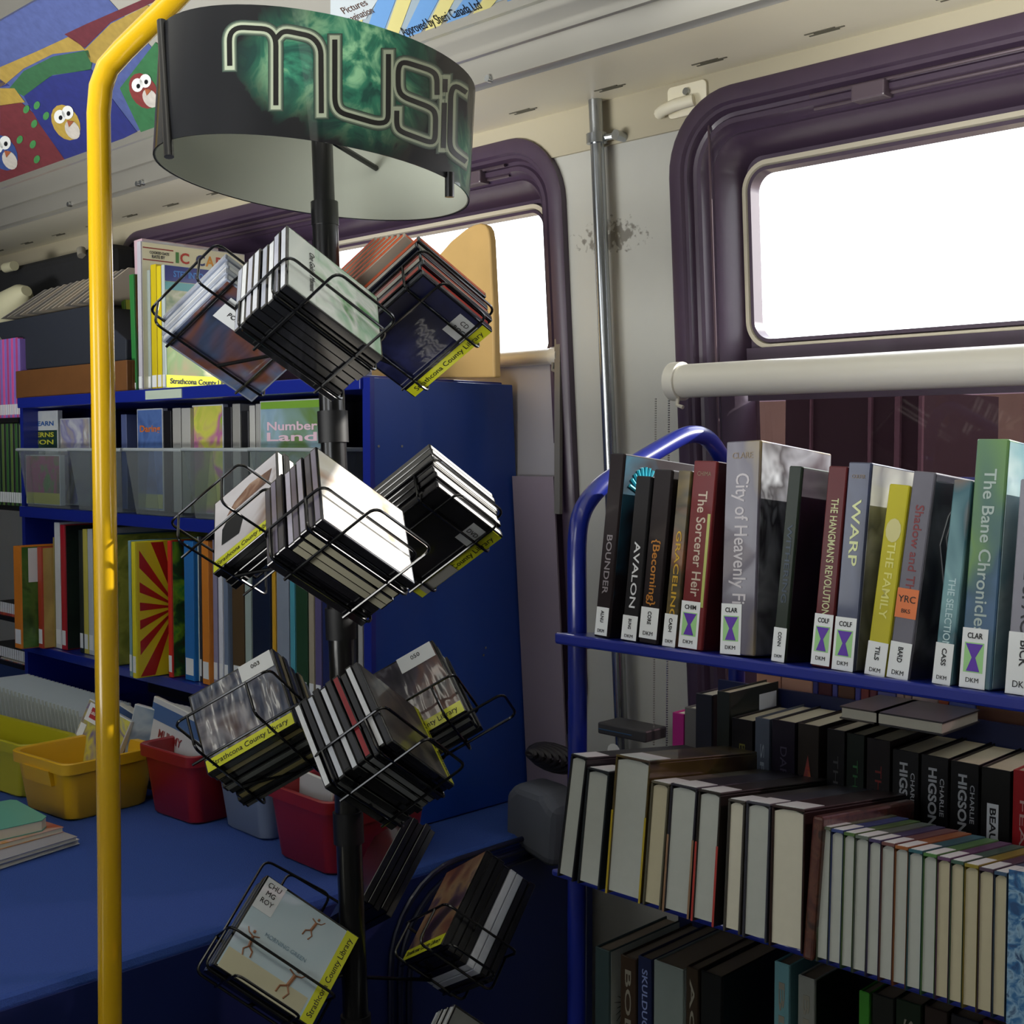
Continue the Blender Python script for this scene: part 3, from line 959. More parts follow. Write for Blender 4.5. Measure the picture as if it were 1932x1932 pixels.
a, b, c = ortho(*T2f)
s2a = stack((-1.114, .853, 1.204), a, b, .142, .125, .085, 8, ['#131318', '#18171c'], art(['#f2efe8', '#ece6dc', '#f6f3ee', '#c9a890', '#96a49c'], 11, wrinkle=.1),
            ['#6a6577', '#3c3a46', '#8d8a99', '#56505f', '#a29fb0', '#2c2a34'], ['-x', '+y'], 'second basket below the mint cover',
            frontlabel='disc case with glaring white cover, front of the second basket')
for k in (2, 3, 4):
    MB().box((-.065, -.0634, -.004), (.068, -.0629, .004)).build('cream_edge', mat('#b9b49c', .5), s2a[k])
basket((-1.114, .853, 1.204), T2f, .071, .0625, .043, .05)
s2b = stack((-1.204, 1.062, 1.208), a, -c, .125, .142, .087, 9, ['#0c0c0f', '#101013'], art(['#0d0d10', '#14141a', '#1b1b22'], 14), ['#f0efeb', '#1a1a1d', '#e9e8e4', '#dedcd6', '#e8e6e0'], ['+y'],
            'second basket before the blue cabinet', strip=('+x', .019), tagpos=(.015, .038, .03, .062), tagtext=['DVD'],
            frontlabel='black disc case with yellow library strip, underneath the second basket before the blue cabinet')
tg = lbl(mat('#a9a79f', .4), s2b[0], .044, .060, -.06, -.005, .0062, 'barcode_label')
basket((-1.204, 1.062, 1.208), T2f, .0625, .0435, .071, .012)
s2c = stack((-1.398, .937, 1.209), -c, b, .125, .142, .042, 4, ['#17171b', '#111114'], art(['#e8e6ea', '#e2dfe4', '#d9d5da', '#8b6a55'], 10), ['#e8e8e6', '#1c1c20', '#dedede', '#efefee'], ['+x', '+y'],
            'second basket beside the yellow pole', strip=('-y', .02), frontlabel='disc case with white cover and dark figure in the second basket beside the yellow pole')
f = s2c[0]
MB().prism([(-.045, -.03, .0058), (-.012, -.034, .0058), (-.004, -.01, .0058), (-.014, .012, .0058), (-.03, .016, .0058), (-.044, .0, .0058)], (0, 0, .0003)).build('dark_figure', M_INK, f)
MB().prism([(-.035, .02, .0058), (.045, .022, .0058), (.052, .042, .0058), (.01, .048, .0058), (-.02, .036, .0058)], (0, 0, .0003)).build('brown_picture', art(['#5a3a2a', '#8a6048', '#c0a088'], 40), f)
basket((-1.398, .937, 1.209), T2f, .05, .071, .0625, .03, .04)

a, b, c = ortho(V((-.177, .818, -.547)), V((-.779, .223, .586)), V((-.602, -.53, -.598)))
T3a = (a, b, c)
s3a = stack((-1.135, .921, .951), a, b, .142, .125, .093, 10, ['#111216', '#0d0e11'], art(['#26242a', '#4a4438', '#1b1b20', '#6f6a5c'], 12), ['#22242c', '#d3d6da', '#1c2028', '#8a1f28', '#2a2c34', '#c7cbd2', '#17181d', '#b9bec8'], ['-x', '+y'],
            'third basket above the red storage bin', strip=('+x', .012), frontlabel='disc case with dark cover and yellow edge strip, front of the third basket')
for k in (3, 4, 8):
    MB().box((-.065, -.0634, -.003), (.068, -.0629, .003)).build('grey_edge', mat('#8c8f8e', .5), s3a[k])
basket((-1.135, .921, .951), T3a, .071, .0625, .047, .03)
fa, fb, fc = V((.612, .611, .501)), V((-.748, .244, .617)), V((-.255, .753, -.607))
stack((-1.327, .891, .949), fa, fb, .125, .125, .10, 8, ['#0f1013', '#17181c'], art(['#3c4556', '#6d7688', '#4a4f60', '#8a8890', '#5c4c4c'], 9, wrinkle=1.0, rough=.15), ['#1c1d22', '#b8ab72', '#2a2b30', '#8a8d88'], ['+x', '-y'],
      'third basket beside the yellow pole', strip=('-y', .018), tagpos=(.012, .058, .035, .062), tagtext=['003'],
      frontlabel='disc case in shiny wrinkled plastic with yellow strip, third basket beside the yellow pole')
basket((-1.327, .891, .949), (-fc, fb, fa) if False else (fc, fb, -fa), .055, .0625, .0625, .03, .05)
ga, gb, gc = V((.584, .644, .495)), V((-.764, .228, .604)), V((-.276, .73, -.625))
stack((-1.213, 1.051, .965), ga, gb, .125, .125, .059, 5, ['#0f1013', '#17181c'], art(['#2c2a33', '#4c4450', '#6a4c44', '#23232c'], 12, wrinkle=.3), ['#2a2b30', '#9da09a'], ['+x', '-y'],
      'third basket before the blue cabinet', strip=('-y', .018), tagpos=(.008, .058, .037, .062), tagtext=['050'],
      frontlabel='disc case with dark cover and white number label, third basket before the blue cabinet')
basket((-1.213, 1.051, .965), (gc, gb, -ga), .045, .0625, .0625, .05, .0, .02)

a, b, c = ortho(*T4f)
sky = art(['#b4ccd8', '#bcd2dc', '#c6d6dc', '#d4d9d0'], 5, wrinkle=.08)
s4a = stack((-1.27, .88, .675), a, b, .142, .125, .055, 5, ['#0f1013', '#16171a'], sky, ['#1c1d22', '#7c7a60', '#2a2b30'], ['-x', '+y'],
            'lowest basket with the sky cover', strip=('+x', .018), tagpos=(-.068, -.04, .02, .061), tagtext=['CHU', 'MG', 'ROY'],
            frontlabel='disc case with pale sky cover and three leaping figures in the lowest basket')
f = s4a[0]; zt = .0061
lbl(mat('#c7c3a4', .4, coat=.3), f, -.066, .05, -.061, -.035, .0057, 'sand_strip')
text('MORNING GREEN', (-.005, 0, zt), (1, 0, 0), (0, 1, 0), .007, mat('#7f9db0', .5), f, 'title', 'CENTER', fit=.06)
sk = mat('#9a6a4c', .5)
for (x, y, s, flip) in ((.012, .035, .9, 1), (-.045, -.022, 1.0, -1), (.02, -.036, 1.2, 1)):
    mb = MB()
    mb.tube([(x, y, zt), (x + .002 * flip * s, y + .012 * s, zt)], .0022 * s, 6)
    mb.tube([(x + .003 * flip * s, y + .016 * s, zt), (x + .0032 * flip * s, y + .019 * s, zt)], .0019 * s, 6)
    mb.tube([(x + .002 * flip * s, y + .012 * s, zt), (x + .009 * flip * s, y + .014 * s, zt), (x + .013 * flip * s, y + .019 * s, zt)], .0008 * s, 5)
    mb.tube([(x + .002 * flip * s, y + .012 * s, zt), (x - .006 * flip * s, y + .015 * s, zt)], .0008 * s, 5)
    mb.tube([(x, y, zt), (x - .007 * flip * s, y - .004 * s, zt), (x - .008 * flip * s, y - .011 * s, zt)], .0011 * s, 5)
    mb.tube([(x, y, zt), (x + .005 * flip * s, y - .006 * s, zt), (x + .002 * flip * s, y - .013 * s, zt)], .0011 * s, 5)
    mb.build('leaping_figure', sk, f)
basket((-1.27, .88, .675), T4f, .074, .0625, .03, .03)
# the long empty loop that sticks up behind that stack
q0 = V((-1.27, .88, .675))
MB().tube(smooth_path([rk(q0 + a * x + b * y + c * z) for x, y, z in ((-.07, .0, .05), (-.07, .11, .06), (.03, .12, .06), (.03, .0, .05))], .012), .0018, 7).tube(
    smooth_path([rk(q0 + a * x + b * y + c * z) for x, y, z in ((-.03, .0, .07), (-.03, .125, .09), (.06, .13, .09), (.06, .0, .07))], .012), .0018, 7).build('wire_basket', M_WIRE, rack, smooth=True)
stack((-1.181, 1.117, .673), -c, b, .125, .142, .084, 8, ['#101013', '#151519', '#101013', '#0d0d10', '#b9bcc4', '#a8acb5', '#131316', '#101013'], art(['#3a2830', '#7a4a38', '#a0805c', '#4a3048', '#2c2028'], 11), ['#1a1a1e', '#202024', '#17171b', '#1c1c20', '#bfc2ca', '#a9adb6', '#1a1a1e', '#141417'], ['+x', '+y'],
      'lowest basket by the wheel arch', strip=('-y', .017), frontlabel='disc case with brown and purple cover in the lowest basket by the wheel arch')
basket((-1.181, 1.117, .673), T4f, .048, .071, .0625, .03, .01)
stack(at_d(722, 1650, 1.80), c, b, .125, .142, .05, 5, ['#15151a', '#101014'], art(['#1b1b22', '#2a2830', '#3c3840'], 9), ['#2a2a30', '#3c3c44'], ['+x', '+y'],
      'lowest basket half hidden by the rack pole', frontlabel='dark disc case half hidden behind the rack pole in the lowest basket')
stack(at_d(890, 2050, 1.50), a, b, .142, .125, .05, 5, ['#15151a', '#101014'], art(['#4a4c4c', '#2a2c2c', '#6a6c6a'], 9), ['#c7c9c8', '#9a9d9c'], ['-x', '+y'],
      'bottommost basket at the foot of the rack', frontlabel='grey disc case in the bottommost basket at the foot of the rack')
basket(at_d(890, 2050, 1.50), T4f, .074, .0625, .03, .03)

# ------------------------------------------------------------------ book builders
def rgbmat(h):
    return mat(h, .42, coat=.12, vary=.12, scale=26, spec=.3)


def sticker(parent, x0, x1, z0, z1, y=-.0004, kind='plain', top='', bot='DKM', side=''):
    z0, z1 = z0 * .62, z1 * .62
    s = MB().box((x0, y - .0004, z0), (x1, y, z1)).build('library_label', M_LABEL, parent)
    w, h = x1 - x0, z1 - z0; xm = (x0 + x1) / 2; yy = y - .0004
    if kind == 'hourglass':
        MB().box((x0 + w * .12, yy - .0002, z0 + h * .26), (x1 - w * .12, yy, z1 - h * .24)).build('green_square', M_GREEN, s)
        a0, a1, b0, b1 = x0 + w * .16, x1 - w * .16, z0 + h * .28, z1 - h * .26
        zm = (b0 + b1) / 2; k = w * .07
        MB().prism([(a0, yy - .0003, b1), (xm - k, yy - .0003, zm), (a0 + w * .08, yy - .0003, b0), (a1 - w * .08, yy - .0003, b0), (xm + k, yy - .0003, zm), (a1, yy - .0003, b1)], (0, -.0002, 0)).build('purple_hourglass', M_PURPLE, s)
        text(top, (xm, yy - .0002, z1 - h * .13), (1, 0, 0), (0, 0, 1), h * .13, M_INK, s, 'label_text', 'CENTER', bold=.02, fit=w * .6)
        text(bot, (xm, yy - .0002, z0 + h * .13), (1, 0, 0), (0, 0, 1), h * .11, M_INK, s, 'label_text', 'CENTER', fit=w * .5)
    else:
        if side: text(side, (xm, yy - .0002, z1 - h * .12), (0, 0, -1), (1, 0, 0), min(w * .36, h * .2), M_INK, s, 'label_text', 'LEFT', bold=.02, fit=h * .42)
        if bot: text(bot, (xm, yy - .0002, z0 + h * .16), (1, 0, 0), (0, 0, 1), min(w * .3, h * .18), M_INK, s, 'label_text', 'CENTER', fit=w * .55)
    return s


def book(label, x0, t, y, z, h, d, cover, page=M_PAGE, lean=0.0, tilt=0.0, title=None, tcol='#d8d8d4', tz=(.3, .9), ts=None, group=None, front=None, st=None, author=None, acol=None, bold=.01, cat='book', name='book', board=.002, detail=True):
    """upright book: spine faces -Y, thickness along +X"""
    t = max(t, .003); bd = min(board, t * .2)
    mb = MB()
    mb.box((0, 0, 0), (t, .0025, h))
    mb.box((0, .0025, 0), (bd, d, h)).box((t - bd, .0025, 0), (t, d, h))
    root = mb.build(name, cover, bevel=min(.0012, t * .15), seg=1)
    MB().box((bd, .003, .003), (t - bd, d - .004, h - .003)).build('pages', page, root)
    l, k = math.radians(lean), math.radians(tilt)
    Z = V((math.sin(l), math.sin(k), math.cos(l) * math.cos(k))).normalized()
    X = V((1, 0, 0)); X = (X - Z * X.dot(Z)).normalized(); Y = Z.cross(X)
    frame(root, (x0, y, z), X, Y, Z)
    if front:
        MB().box((t, .004, .002), (t + .0004, d - .002, h - .002)).build('front_cover', front, root)
    if title:
        L = h * (tz[1] - tz[0])
        text(title, (t / 2, -.0001, h * tz[1]), (0, 0, -1), (1, 0, 0), ts or t * .55, mat(tcol, .4, vary=.03), root, 'title', 'LEFT', bold=bold, fit=L)
    if author:
        text(author, (t / 2, -.0001, h * .93), (1, 0, 0), (0, 0, 1), t * .22, mat(acol or tcol, .4, vary=.03), root, 'author_name', 'CENTER', fit=t * .6)
    if st:
        kind, w0, w1, z0, z1, top, side = st
        sticker(root, t * w0, t * w1, z0, z1, kind=kind, top=top, side=side)
    return tag(root, label, cat, group)


# ------------------------------------------------------------------ left bookcase with its end panel
BX0, BX1 = -3.16, -1.725
BTOP = at_y(705, 712, 1.40).z
bc = tag(empty('bookcase', (BX1, 1.40, 0.6)), 'blue metal bookcase with a tall plain end panel standing on the carpeted platform', 'bookcase')


def bl_(mb, name, m, **k):
    o = mb.build(name, m, bc, **k)
    o.location = (-BX1, -1.40, -0.6)
    return o


pts = [(BX1, 1.40, .602), (BX1, wall_y(.6) - .02, .602), (BX1, wall_y(1.3) - .02, BTOP), (BX1, 1.40, BTOP)]
bl_(MB().prism(pts, (-.018, 0, 0)), 'end_panel', M_PANEL, bevel=.002)
bl_(MB().box((BX1 - .02, 1.392, .602), (BX1 + .001, 1.402, BTOP)), 'front_edge', M_BLUE)
bl_(MB().box((BX0, 1.40, .602), (BX0 + .018, 1.74, BTOP)), 'end_panel', M_BLUE)
SH = [(1.408, .026), (1.130, .028), (.785, .022), (.61, .02)]
for zz, th in SH:
    bl_(MB().box((BX0 + .018, 1.385, zz), (BX1 - .018, 1.74, zz + th)), 'shelf', M_BLUE, bevel=.002)
bl_(MB().box((BX0 + .018, 1.742, .602), (BX1 - .018, 1.752, 1.42)), 'back_panel', mat('#0c0f24', .6))
p, q = at_y(275, 752, 1.384), at_y(343, 750, 1.384)
bl_(MB().box((p.x, 1.383, 1.411), (q.x, 1.385, 1.430)), 'shelf_label', mat('#b9c8b9', .4))
for u, v in ((714, 842), (758, 842), (916, 1222), (912, 1236)):
    q = at_x(u, v, BX1)
    bl_(MB().tube([(BX1, q.y, q.z), (BX1 + .001, q.y, q.z)], .0025, 8), 'screw', M_STEEL)

# picture books on the middle shelf
ROW = [  # spine px left, px right, top v, front y, spine colour, page/front art, height tweak, label
    (27, 40, 1030, 1.33, '#d9822b', ['#3c6a2c', '#5a7a3a', '#2e4a24'], 'orange spined picture book with a green cover, at the pole-less end of the middle shelf'),
    (72, 80, 1032, 1.37, '#b0402c', ['#a88a4c', '#c0a25a'], 'thin brick red picture book beside the orange spined one'),
    (84, 93, 1012, 1.40, '#a3945a', None, 'thin tan picture book between brick red and pale spines'),
    (94, 103, 1005, 1.42, '#9fc2b4', None, 'thin pale green picture book before the white spine'),
    (104, 115, 985, 1.40, '#cfd3d6', None, 'tall white spined picture book beside a red one'),
    (116, 124, 990, 1.40, '#b02030', ['#1c2622', '#24302a'], 'red spined picture book with a black cover'),
    (150, 157, 1000, 1.41, '#1f2a2a', None, 'thin black picture book beside the yellow and white pair'),
    (158, 166, 998, 1.41, '#c9bf58', None, 'thin yellow picture book just before the pole'),
    (167, 176, 998, 1.41, '#bfc6cc', None, 'thin white picture book touching the yellow one by the pole'),
    (178, 190, 1010, 1.41, '#7c3c34', None, 'dull red picture book mostly behind the yellow pole'),
    (191, 204, 1008, 1.41, '#3c5c7c', None, 'slate blue picture book mostly behind the yellow pole'),
    (206, 220, 1010, 1.38, '#8f9a3c', ['#8f963a', '#a5a848', '#6f7a2c'], 'olive picture book with a mottled cover next to the pole'),
    (243, 248, 1020, 1.335, '#7ba0a8', None, 'thin grey blue booklet leaning on the sunburst book'),
    (249, 256, 1022, 1.33, '#e0d32c', 'SUN', 'yellow picture book with a red sunburst cover'),
    (317, 324, 1020, 1.39, '#cc2e26', ['#2d8a3c', '#7fae2c', '#26502c', '#3c2418'], 'red spined picture book with a green and yellow cover'),
    (348, 366, 1020, 1.40, '#1e6fb8', None, 'bright blue spined picture book on the middle shelf'),
    (368, 374, 1012, 1.41, '#c8d8d0', None, 'thin mint picture book between blue and orange spines'),
    (375, 380, 1012, 1.41, '#34343a', None, 'thin charcoal picture book between mint and orange spines'),
    (381, 394, 1020, 1.40, '#cf7f2e', None, 'orange spined picture book beside the lilac one'),
    (396, 410, 1018, 1.41, '#8c8aa8', None, 'lilac picture book on the middle shelf'),
    (412, 420, 1016, 1.41, '#d7dbe6', None, 'thin white picture book beside the lilac one'),
    (422, 430, 1016, 1.41, '#6f7f98', None, 'thin steel blue picture book beside a brown patterned one'),
    (432, 460, 1030, 1.42, '#57452c', ['#3a3020', '#8f7a3a'], 'thick brown patterned picture book behind the rack'),
    (462, 474, 1030, 1.42, '#a2b3ad', None, 'pale sage picture book behind the rack'),
    (476, 510, 1025, 1.41, '#142038', None, 'thick midnight blue picture book behind the rack'),
    (513, 520, 1022, 1.41, '#cfa02c', None, 'thin mustard picture book behind the rack'),
    (522, 545, 1022, 1.41, '#8a95a4', None, 'grey picture book between mustard and teal spines'),
    (547, 556, 1022, 1.41, '#4f9fb0', None, 'thin teal picture book behind the rack'),
    (558, 580, 1025, 1.41, '#24442c', None, 'dark green picture book behind the rack'),
    (582, 592, 1025, 1.41, '#a39a86', None, 'thin beige picture book behind the rack'),
    (594, 606, 1028, 1.41, '#5c5580', None, 'dull purple picture book behind the rack'),
    (608, 628, 1028, 1.41, '#1f2a5c', None, 'royal blue picture book behind the rack'),
    (630, 650, 1030, 1.41, '#16161c', None, 'black picture book behind the rack pole'),
    (652, 672, 1030, 1.41, '#24242b', None, 'charcoal picture book right of the rack pole'),
    (675, 684, 1035, 1.41, '#a9a9a6', None, 'light grey picture book near the end panel'),
    (686, 697, 1035, 1.41, '#77797c', None, 'mid grey picture book touching the end panel'),
]
sun = None
cur = BX0 + .02
for u0, u1, vt, yf, colr, fr_, lb_ in ROW:
    x0 = max(cur, at_y(u0, 1150, yf).x); x1 = max(x0 + .004, at_y(u1, 1150, yf).x)
    if x1 > BX1 - .02: x1 = BX1 - .02
    if x0 > x1 - .003: x0 = x1 - .004
    zt = min(at_y(u0, vt, yf).z, 1.122)
    fm = art(fr_, 18) if isinstance(fr_, list) else (mat('#e3cf2c', .35, coat=.3) if fr_ == 'SUN' else None)
    b_ = book(lb_.replace('right of', 'beyond').replace('at the pole-less end of', 'first on'), x0, x1 - x0 - .0006, yf, .808, zt - .808, .24 if yf > 1.37 else .22, rgbmat(colr), front=fm, group=None)
    t_ = x1 - x0 - .0006
    if t_ > .006:
        MB().box((t_ * .1, -.0006, .012), (t_ * .9, 0, .048)).build('library_label', M_LABEL, b_)
    if fr_ == 'SUN':
        hh = zt - .808
        for k in range(9):
            a0 = math.radians(-85 + k * 21); a1 = math.radians(-85 + k * 21 + 10)
            cy, cz = .115, hh * .5
            poly = [(t_ + .0005, cy - .015, cz)]
            for aa in (a0, a1):
                L = min(.105 / max(.05, math.cos(aa)) if math.cos(aa) > 0 else 9, (hh * .49) / max(.05, abs(math.sin(aa))))
                poly.append((t_ + .0005, cy - L * math.cos(aa), cz + L * math.sin(aa)))
            MB().prism(poly, (.0003, 0, 0)).build('red_ray', mat('#b3261e', .35, coat=.3), b_)
    if isinstance(fr_, list) and fr_[0] == '#3c6a2c':
        MB().box((t_ + .0005, .02, zt - .808 - .09), (t_ + .0009, .05, zt - .808 - .005)).build('library_label', M_LABEL, b_)
    cur = x1

# books standing on the top of the bookcase
TZ = 1.4345
TOPB = [
    (228, 234, 513, 1.52, '#5a7a2c', ['#8fae3a', '#c9c83c'], -12, 'green magazine leaning on top of the bookcase just behind the pole', .15),
    (236, 244, 520, 1.42, '#2f7a3c', ['#3c5a24', '#6a4a24', '#8a5a2c'], -3, 'dark green book with a brown animal cover on top of the bookcase', .17),
    (247, 262, 455, 1.44, '#c6a9b4', ['#cfd6dc', '#c8a8b0'], -3, 'tall pink and white book on top of the bookcase', .20),
]
for u0, u1, vt, yf, colr, fr_, ln_, lb_, dd in TOPB:
    x0 = at_y(u0 + 14, 735, yf).x; x1 = at_y(u1 + 14, 735, yf).x
    zt = at_y(u0, vt, yf).z
    book(lb_, x0, x1 - x0, yf, TZ, zt - TZ, dd, rgbmat(colr), front=art(fr_, 12), lean=ln_ * .6, st=('plain', .1, .9, .006, .03, '', ''))


def facebook(label, u0, u1, vt, y, t, cover, lean=0, name='picture_book', base=TZ, vb=735, fr_a=None, spine=None):
    """thin book turned with its front cover to the aisle"""
    p0, p1 = at_y(u0, vb, y), at_y(u1, vb, y)
    w = p1.x - p0.x
    h = at_y(u0, vt, y).z - base
    mb = MB().box((0, 0, 0), (w, .0015, h)).box((0, t - .0015, 0), (w, t, h)).box((0, 0, 0), (.0015, t, h))
    root = mb.build(name, spine or cover)
    MB().box((.0016, .0016, .002), (w - .003, t - .0016, h - .002)).build('pages', M_PAGE, root)
    MB().box((.001, -.0004, .001), (w - .001, 0, h - .001)).build('front_cover', cover, root)
    root.matrix_world = Matrix.Translation((p0.x, y, base)) @ Matrix.Rotation(math.radians(lean), 4, 'Y')
    tag(root, label, 'book')
    return root, w, h


def coverbook(label, u0, u1, vt, yf, d, colr, front, lean=0, bands=(), words=()):
    x0, x1 = at_y(u0, 735, yf).x, at_y(u1, 735, yf).x
    h = at_y(u1, vt, yf).z - TZ
    b_ = book(label, x0, x1 - x0 - .0006, yf, TZ, h, d, rgbmat(colr), front=front, lean=lean)
    t = x1 - x0 - .0006
    for z0, z1, y0, y1, cc in bands:
        MB().box((t + .0004, d * y0, h * z0), (t + .0007, d * y1, h * z1)).build('colour_band', mat(cc, .4, coat=.3), b_)
    for s_, y0, z0, sz, cc, ft in words:
        text(s_, (t + .0008, d * y0, h * z0), (0, 1, 0), (0, 0, 1), h * sz, mat(cc, .4), b_, 'title', bold=.025, fit=ft and d * ft)
    MB().box((t * .08, -.0006, .004), (t * .92, 0, .03)).build('library_label', M_LABEL, b_)
    return b_


coverbook('tall cream picture book with coloured capital letters on its cover', 262, 269, 453, 1.40, .27, '#b8b6c0', mat('#dcd9be', .4, coat=.2),
          bands=((.955, .963, .02, .30, '#8c2a2a'), (.875, .883, .02, .30, '#8c2a2a')),
          words=(('I', .31, .912, .10, '#3f7d3c', .03), ('C', .36, .912, .10, '#b03428', .085), ('C', .51, .912, .10, '#27306e', .085), ('A', .61, .912, .10, '#d9932a', .085), ('R', .70, .912, .10, '#b03428', .08),
                 ('COOKED DATE', .08, .93, .025, '#333338', .18), ('RATE BY', .10, .903, .03, '#333338', .12)))
coverbook('thin pale grey booklet beside the yellow spined books', 275, 286, 508, 1.415, .20, '#9aa5a2', mat('#a9b2b0', .4))
coverbook('yellow spined book with a red patch near its top', 287, 297, 497, 1.40, .18, '#c9b41c', mat('#cdb81e', .4))
coverbook('plain yellow spined book touching the dark blue cover', 298, 306, 500, 1.40, .17, '#d6c222', mat('#d8c324', .4))
b_ = coverbook('dark blue titled picture book with a yellow library strip on top of the bookcase', 307, 313, 498, 1.40, .18, '#b8c4c0', art(['#7f9a4a', '#b9b890', '#5c7a3c', '#8a6a4a'], 10),
               bands=((.87, .995, .01, .99, '#1e2c7a'), (.80, .865, .01, .99, '#4fa0a0'), (.01, .11, .01, .99, '#d8dc28')),
               words=(('STEP INTO READING', .12, .93, .07, '#3f7fc8', .8), ('Strathcona County Library', .06, .06, .06, '#17181c', .9)))

# wooden bookend board with a rounded top
yb = 1.60
pts = []
for u, v in ((700, 716), (700, 660), (760, 560), (800, 512), (850, 455), (878, 432), (893, 424), (905, 421), (915, 424), (921, 434), (924, 452), (931, 600), (933, 716)):
    p = at_y(u, v, yb); pts.append((p.x, yb, max(p.z, BTOP + .004)))
tag(MB().prism(pts, (0, .018, 0)).build('wooden_bookend', mat('#d2ac6c', .45, vary=.12, scale=14), bevel=.004, seg=3), 'light wooden board with a rounded corner standing on the blue cabinet before the window', 'bookend')

# wooden crate, dark document box and papers at the far end of the bookcase top
p0, p1 = at_y(30, 745, 1.40), at_y(240, 735, 1.40)
zt0 = at_y(40, 702, 1.40).z
cr = MB()
x0, x1, y0, y1, z0, z1 = p0.x, p1.x, 1.40, 1.66, TZ, at_y(150, 688, 1.40).z
cr.box((x0, y0, z0), (x1, y0 + .012, z1)).box((x0, y1 - .012, z0), (x1, y1, z1)).box((x0, y0 + .012, z0), (x0 + .012, y1 - .012, z1)).box((x1 - .012, y0 + .012, z0), (x1, y1 - .012, z1)).box((x0 + .012, y0 + .012, z0), (x1 - .012, y1 - .012, z0 + .01))
tag(cr.build('wooden_crate', M_WOOD, bevel=.0015), 'brown wooden crate on top of the bookcase behind the yellow pole', 'crate')
yb = 1.42
P = [at_y(u, v, yb) for u, v in ((48, 697), (-20, 612), (165, 577), (238, 640), (238, 690))]
bxp = [(p.x, yb, p.z) for p in P]
db = tag(MB().prism(bxp, (0, .20, 0)).build('document_box', mat('#1c222e', .7, vary=.1, scale=80), bevel=.003), 'dark slate document box tipped over the wooden crate', 'file box')
for k in range(14):
    u = 8 + k * 12
    a_, b2_ = at_y(u, 602 - k * 2.4, 1.44), at_y(u + 62, 545 - k * 3.2, 1.44)
    tag(MB().prism([(a_.x, 1.43, a_.z), (a_.x + .006, 1.43, a_.z), (b2_.x + .006, 1.46, b2_.z), (b2_.x, 1.46, b2_.z)], (0, .17, 0)).build('paper_folder', mat(random.choice(['#a9a294', '#8f8a84', '#b8ab98', '#9a9aa8']), .7), ),
        'paper folder fanned out in the dark document box', 'folder', 'folders in the document box')
p = at_y(10, 560, 1.48)
tag(MB().tube([(p.x - .12, 1.50, p.z - .06), (p.x - .02, 1.50, p.z - .03), (p.x + .06, 1.50, p.z + .0), (p.x + .09, 1.50, p.z + .01)], .07, 24, r2=.015).build('cream_cushion', mat('#cfcba8', .6), smooth=True),
    'cream rounded bag end sticking up behind the document box', 'bag')
p = at_y(5, 500, 1.55)
tag(MB().tube([(p.x - .05, 1.58, p.z), (p.x + .01, 1.58, p.z)], .014, 16).build('cream_bottle', mat('#d3cfae', .5), smooth=True), 'small cream bottle top beside the cream bag', 'bottle')
# dark equipment bag on the shelf beyond
mb = MB()
p0, p1 = at_y(-60, 560, 1.66), at_y(250, 455, 1.66)
mb.box((p0.x - .3, 1.60, TZ), (p1.x - .02, 1.70, p1.z - .005))
eb = tag(mb.build('equipment_bag', mat('#1b1c20', .8, vary=.3, scale=22, bump=.6), bevel=.03, seg=3), 'dark equipment bag heaped against the wall behind the crate', 'bag')
p = at_y(155, 470, 1.60)
MB().tube([(p.x, 1.597, p.z), (p.x + .01, 1.594, p.z - .02)], .012, 12).build('toggle', mat('#8b867a', .6), eb, smooth=True)

# ------------------------------------------------------------------ far shelf unit at the picture's edge
X1 = at_y(47, 800, 1.40).x
fs = tag(empty('shelf_rack', (X1, 1.40, .6)), 'dark shelf rack of slim colourful books beyond the blue bookcase', 'bookcase')
LEV = [(1.385, 640), (1.155, 795), (.86, 1150), (.74, 1252)]
for zz, _ in LEV:
    o = MB().box((-.5, 0, zz - .012 - .6), (-.04, .3, zz - .6)).build('shelf', M_BLACKM, fs)
MB().box((-.5, .3, .002), (-.04, .31, 1.00)).build('back_panel', M_BLACKM, fs)
SETS = [(['#8a6fc0', '#b84a86', '#8a70c8', '#d8589a'], 'lilac or pink'), (['#5c7a3c', '#24342c', '#3c6a34', '#2c2c30'], 'green or black'), (['#b84a3c', '#c85a44', '#b04a3a', '#a84a5a'], 'brick red'), (['#c8643c', '#b8503c', '#5a90b8', '#9a70b0'], 'orange, blue or mauve')]
for (zz, vt), (cols, word) in zip(LEV, SETS):
    x = X1 - .032
    vt2 = at_y(10, vt, 1.405).z
    for k in range(12):
        x -= .0135
        col_ = cols[k % 4]
        b_ = book('slim %s book on the dark shelf rack' % word, x, .0128, 1.405, zz + .0005, min(vt2 - zz, .215) - (0 if k else .0) - .004 * (k == 0), .14, rgbmat(col_), group='slim %s books on the dark shelf rack' % word, board=.001)
        MB().box((.001, -.0006, .008), (.0118, 0, .035)).build('library_label', M_LABEL, b_)

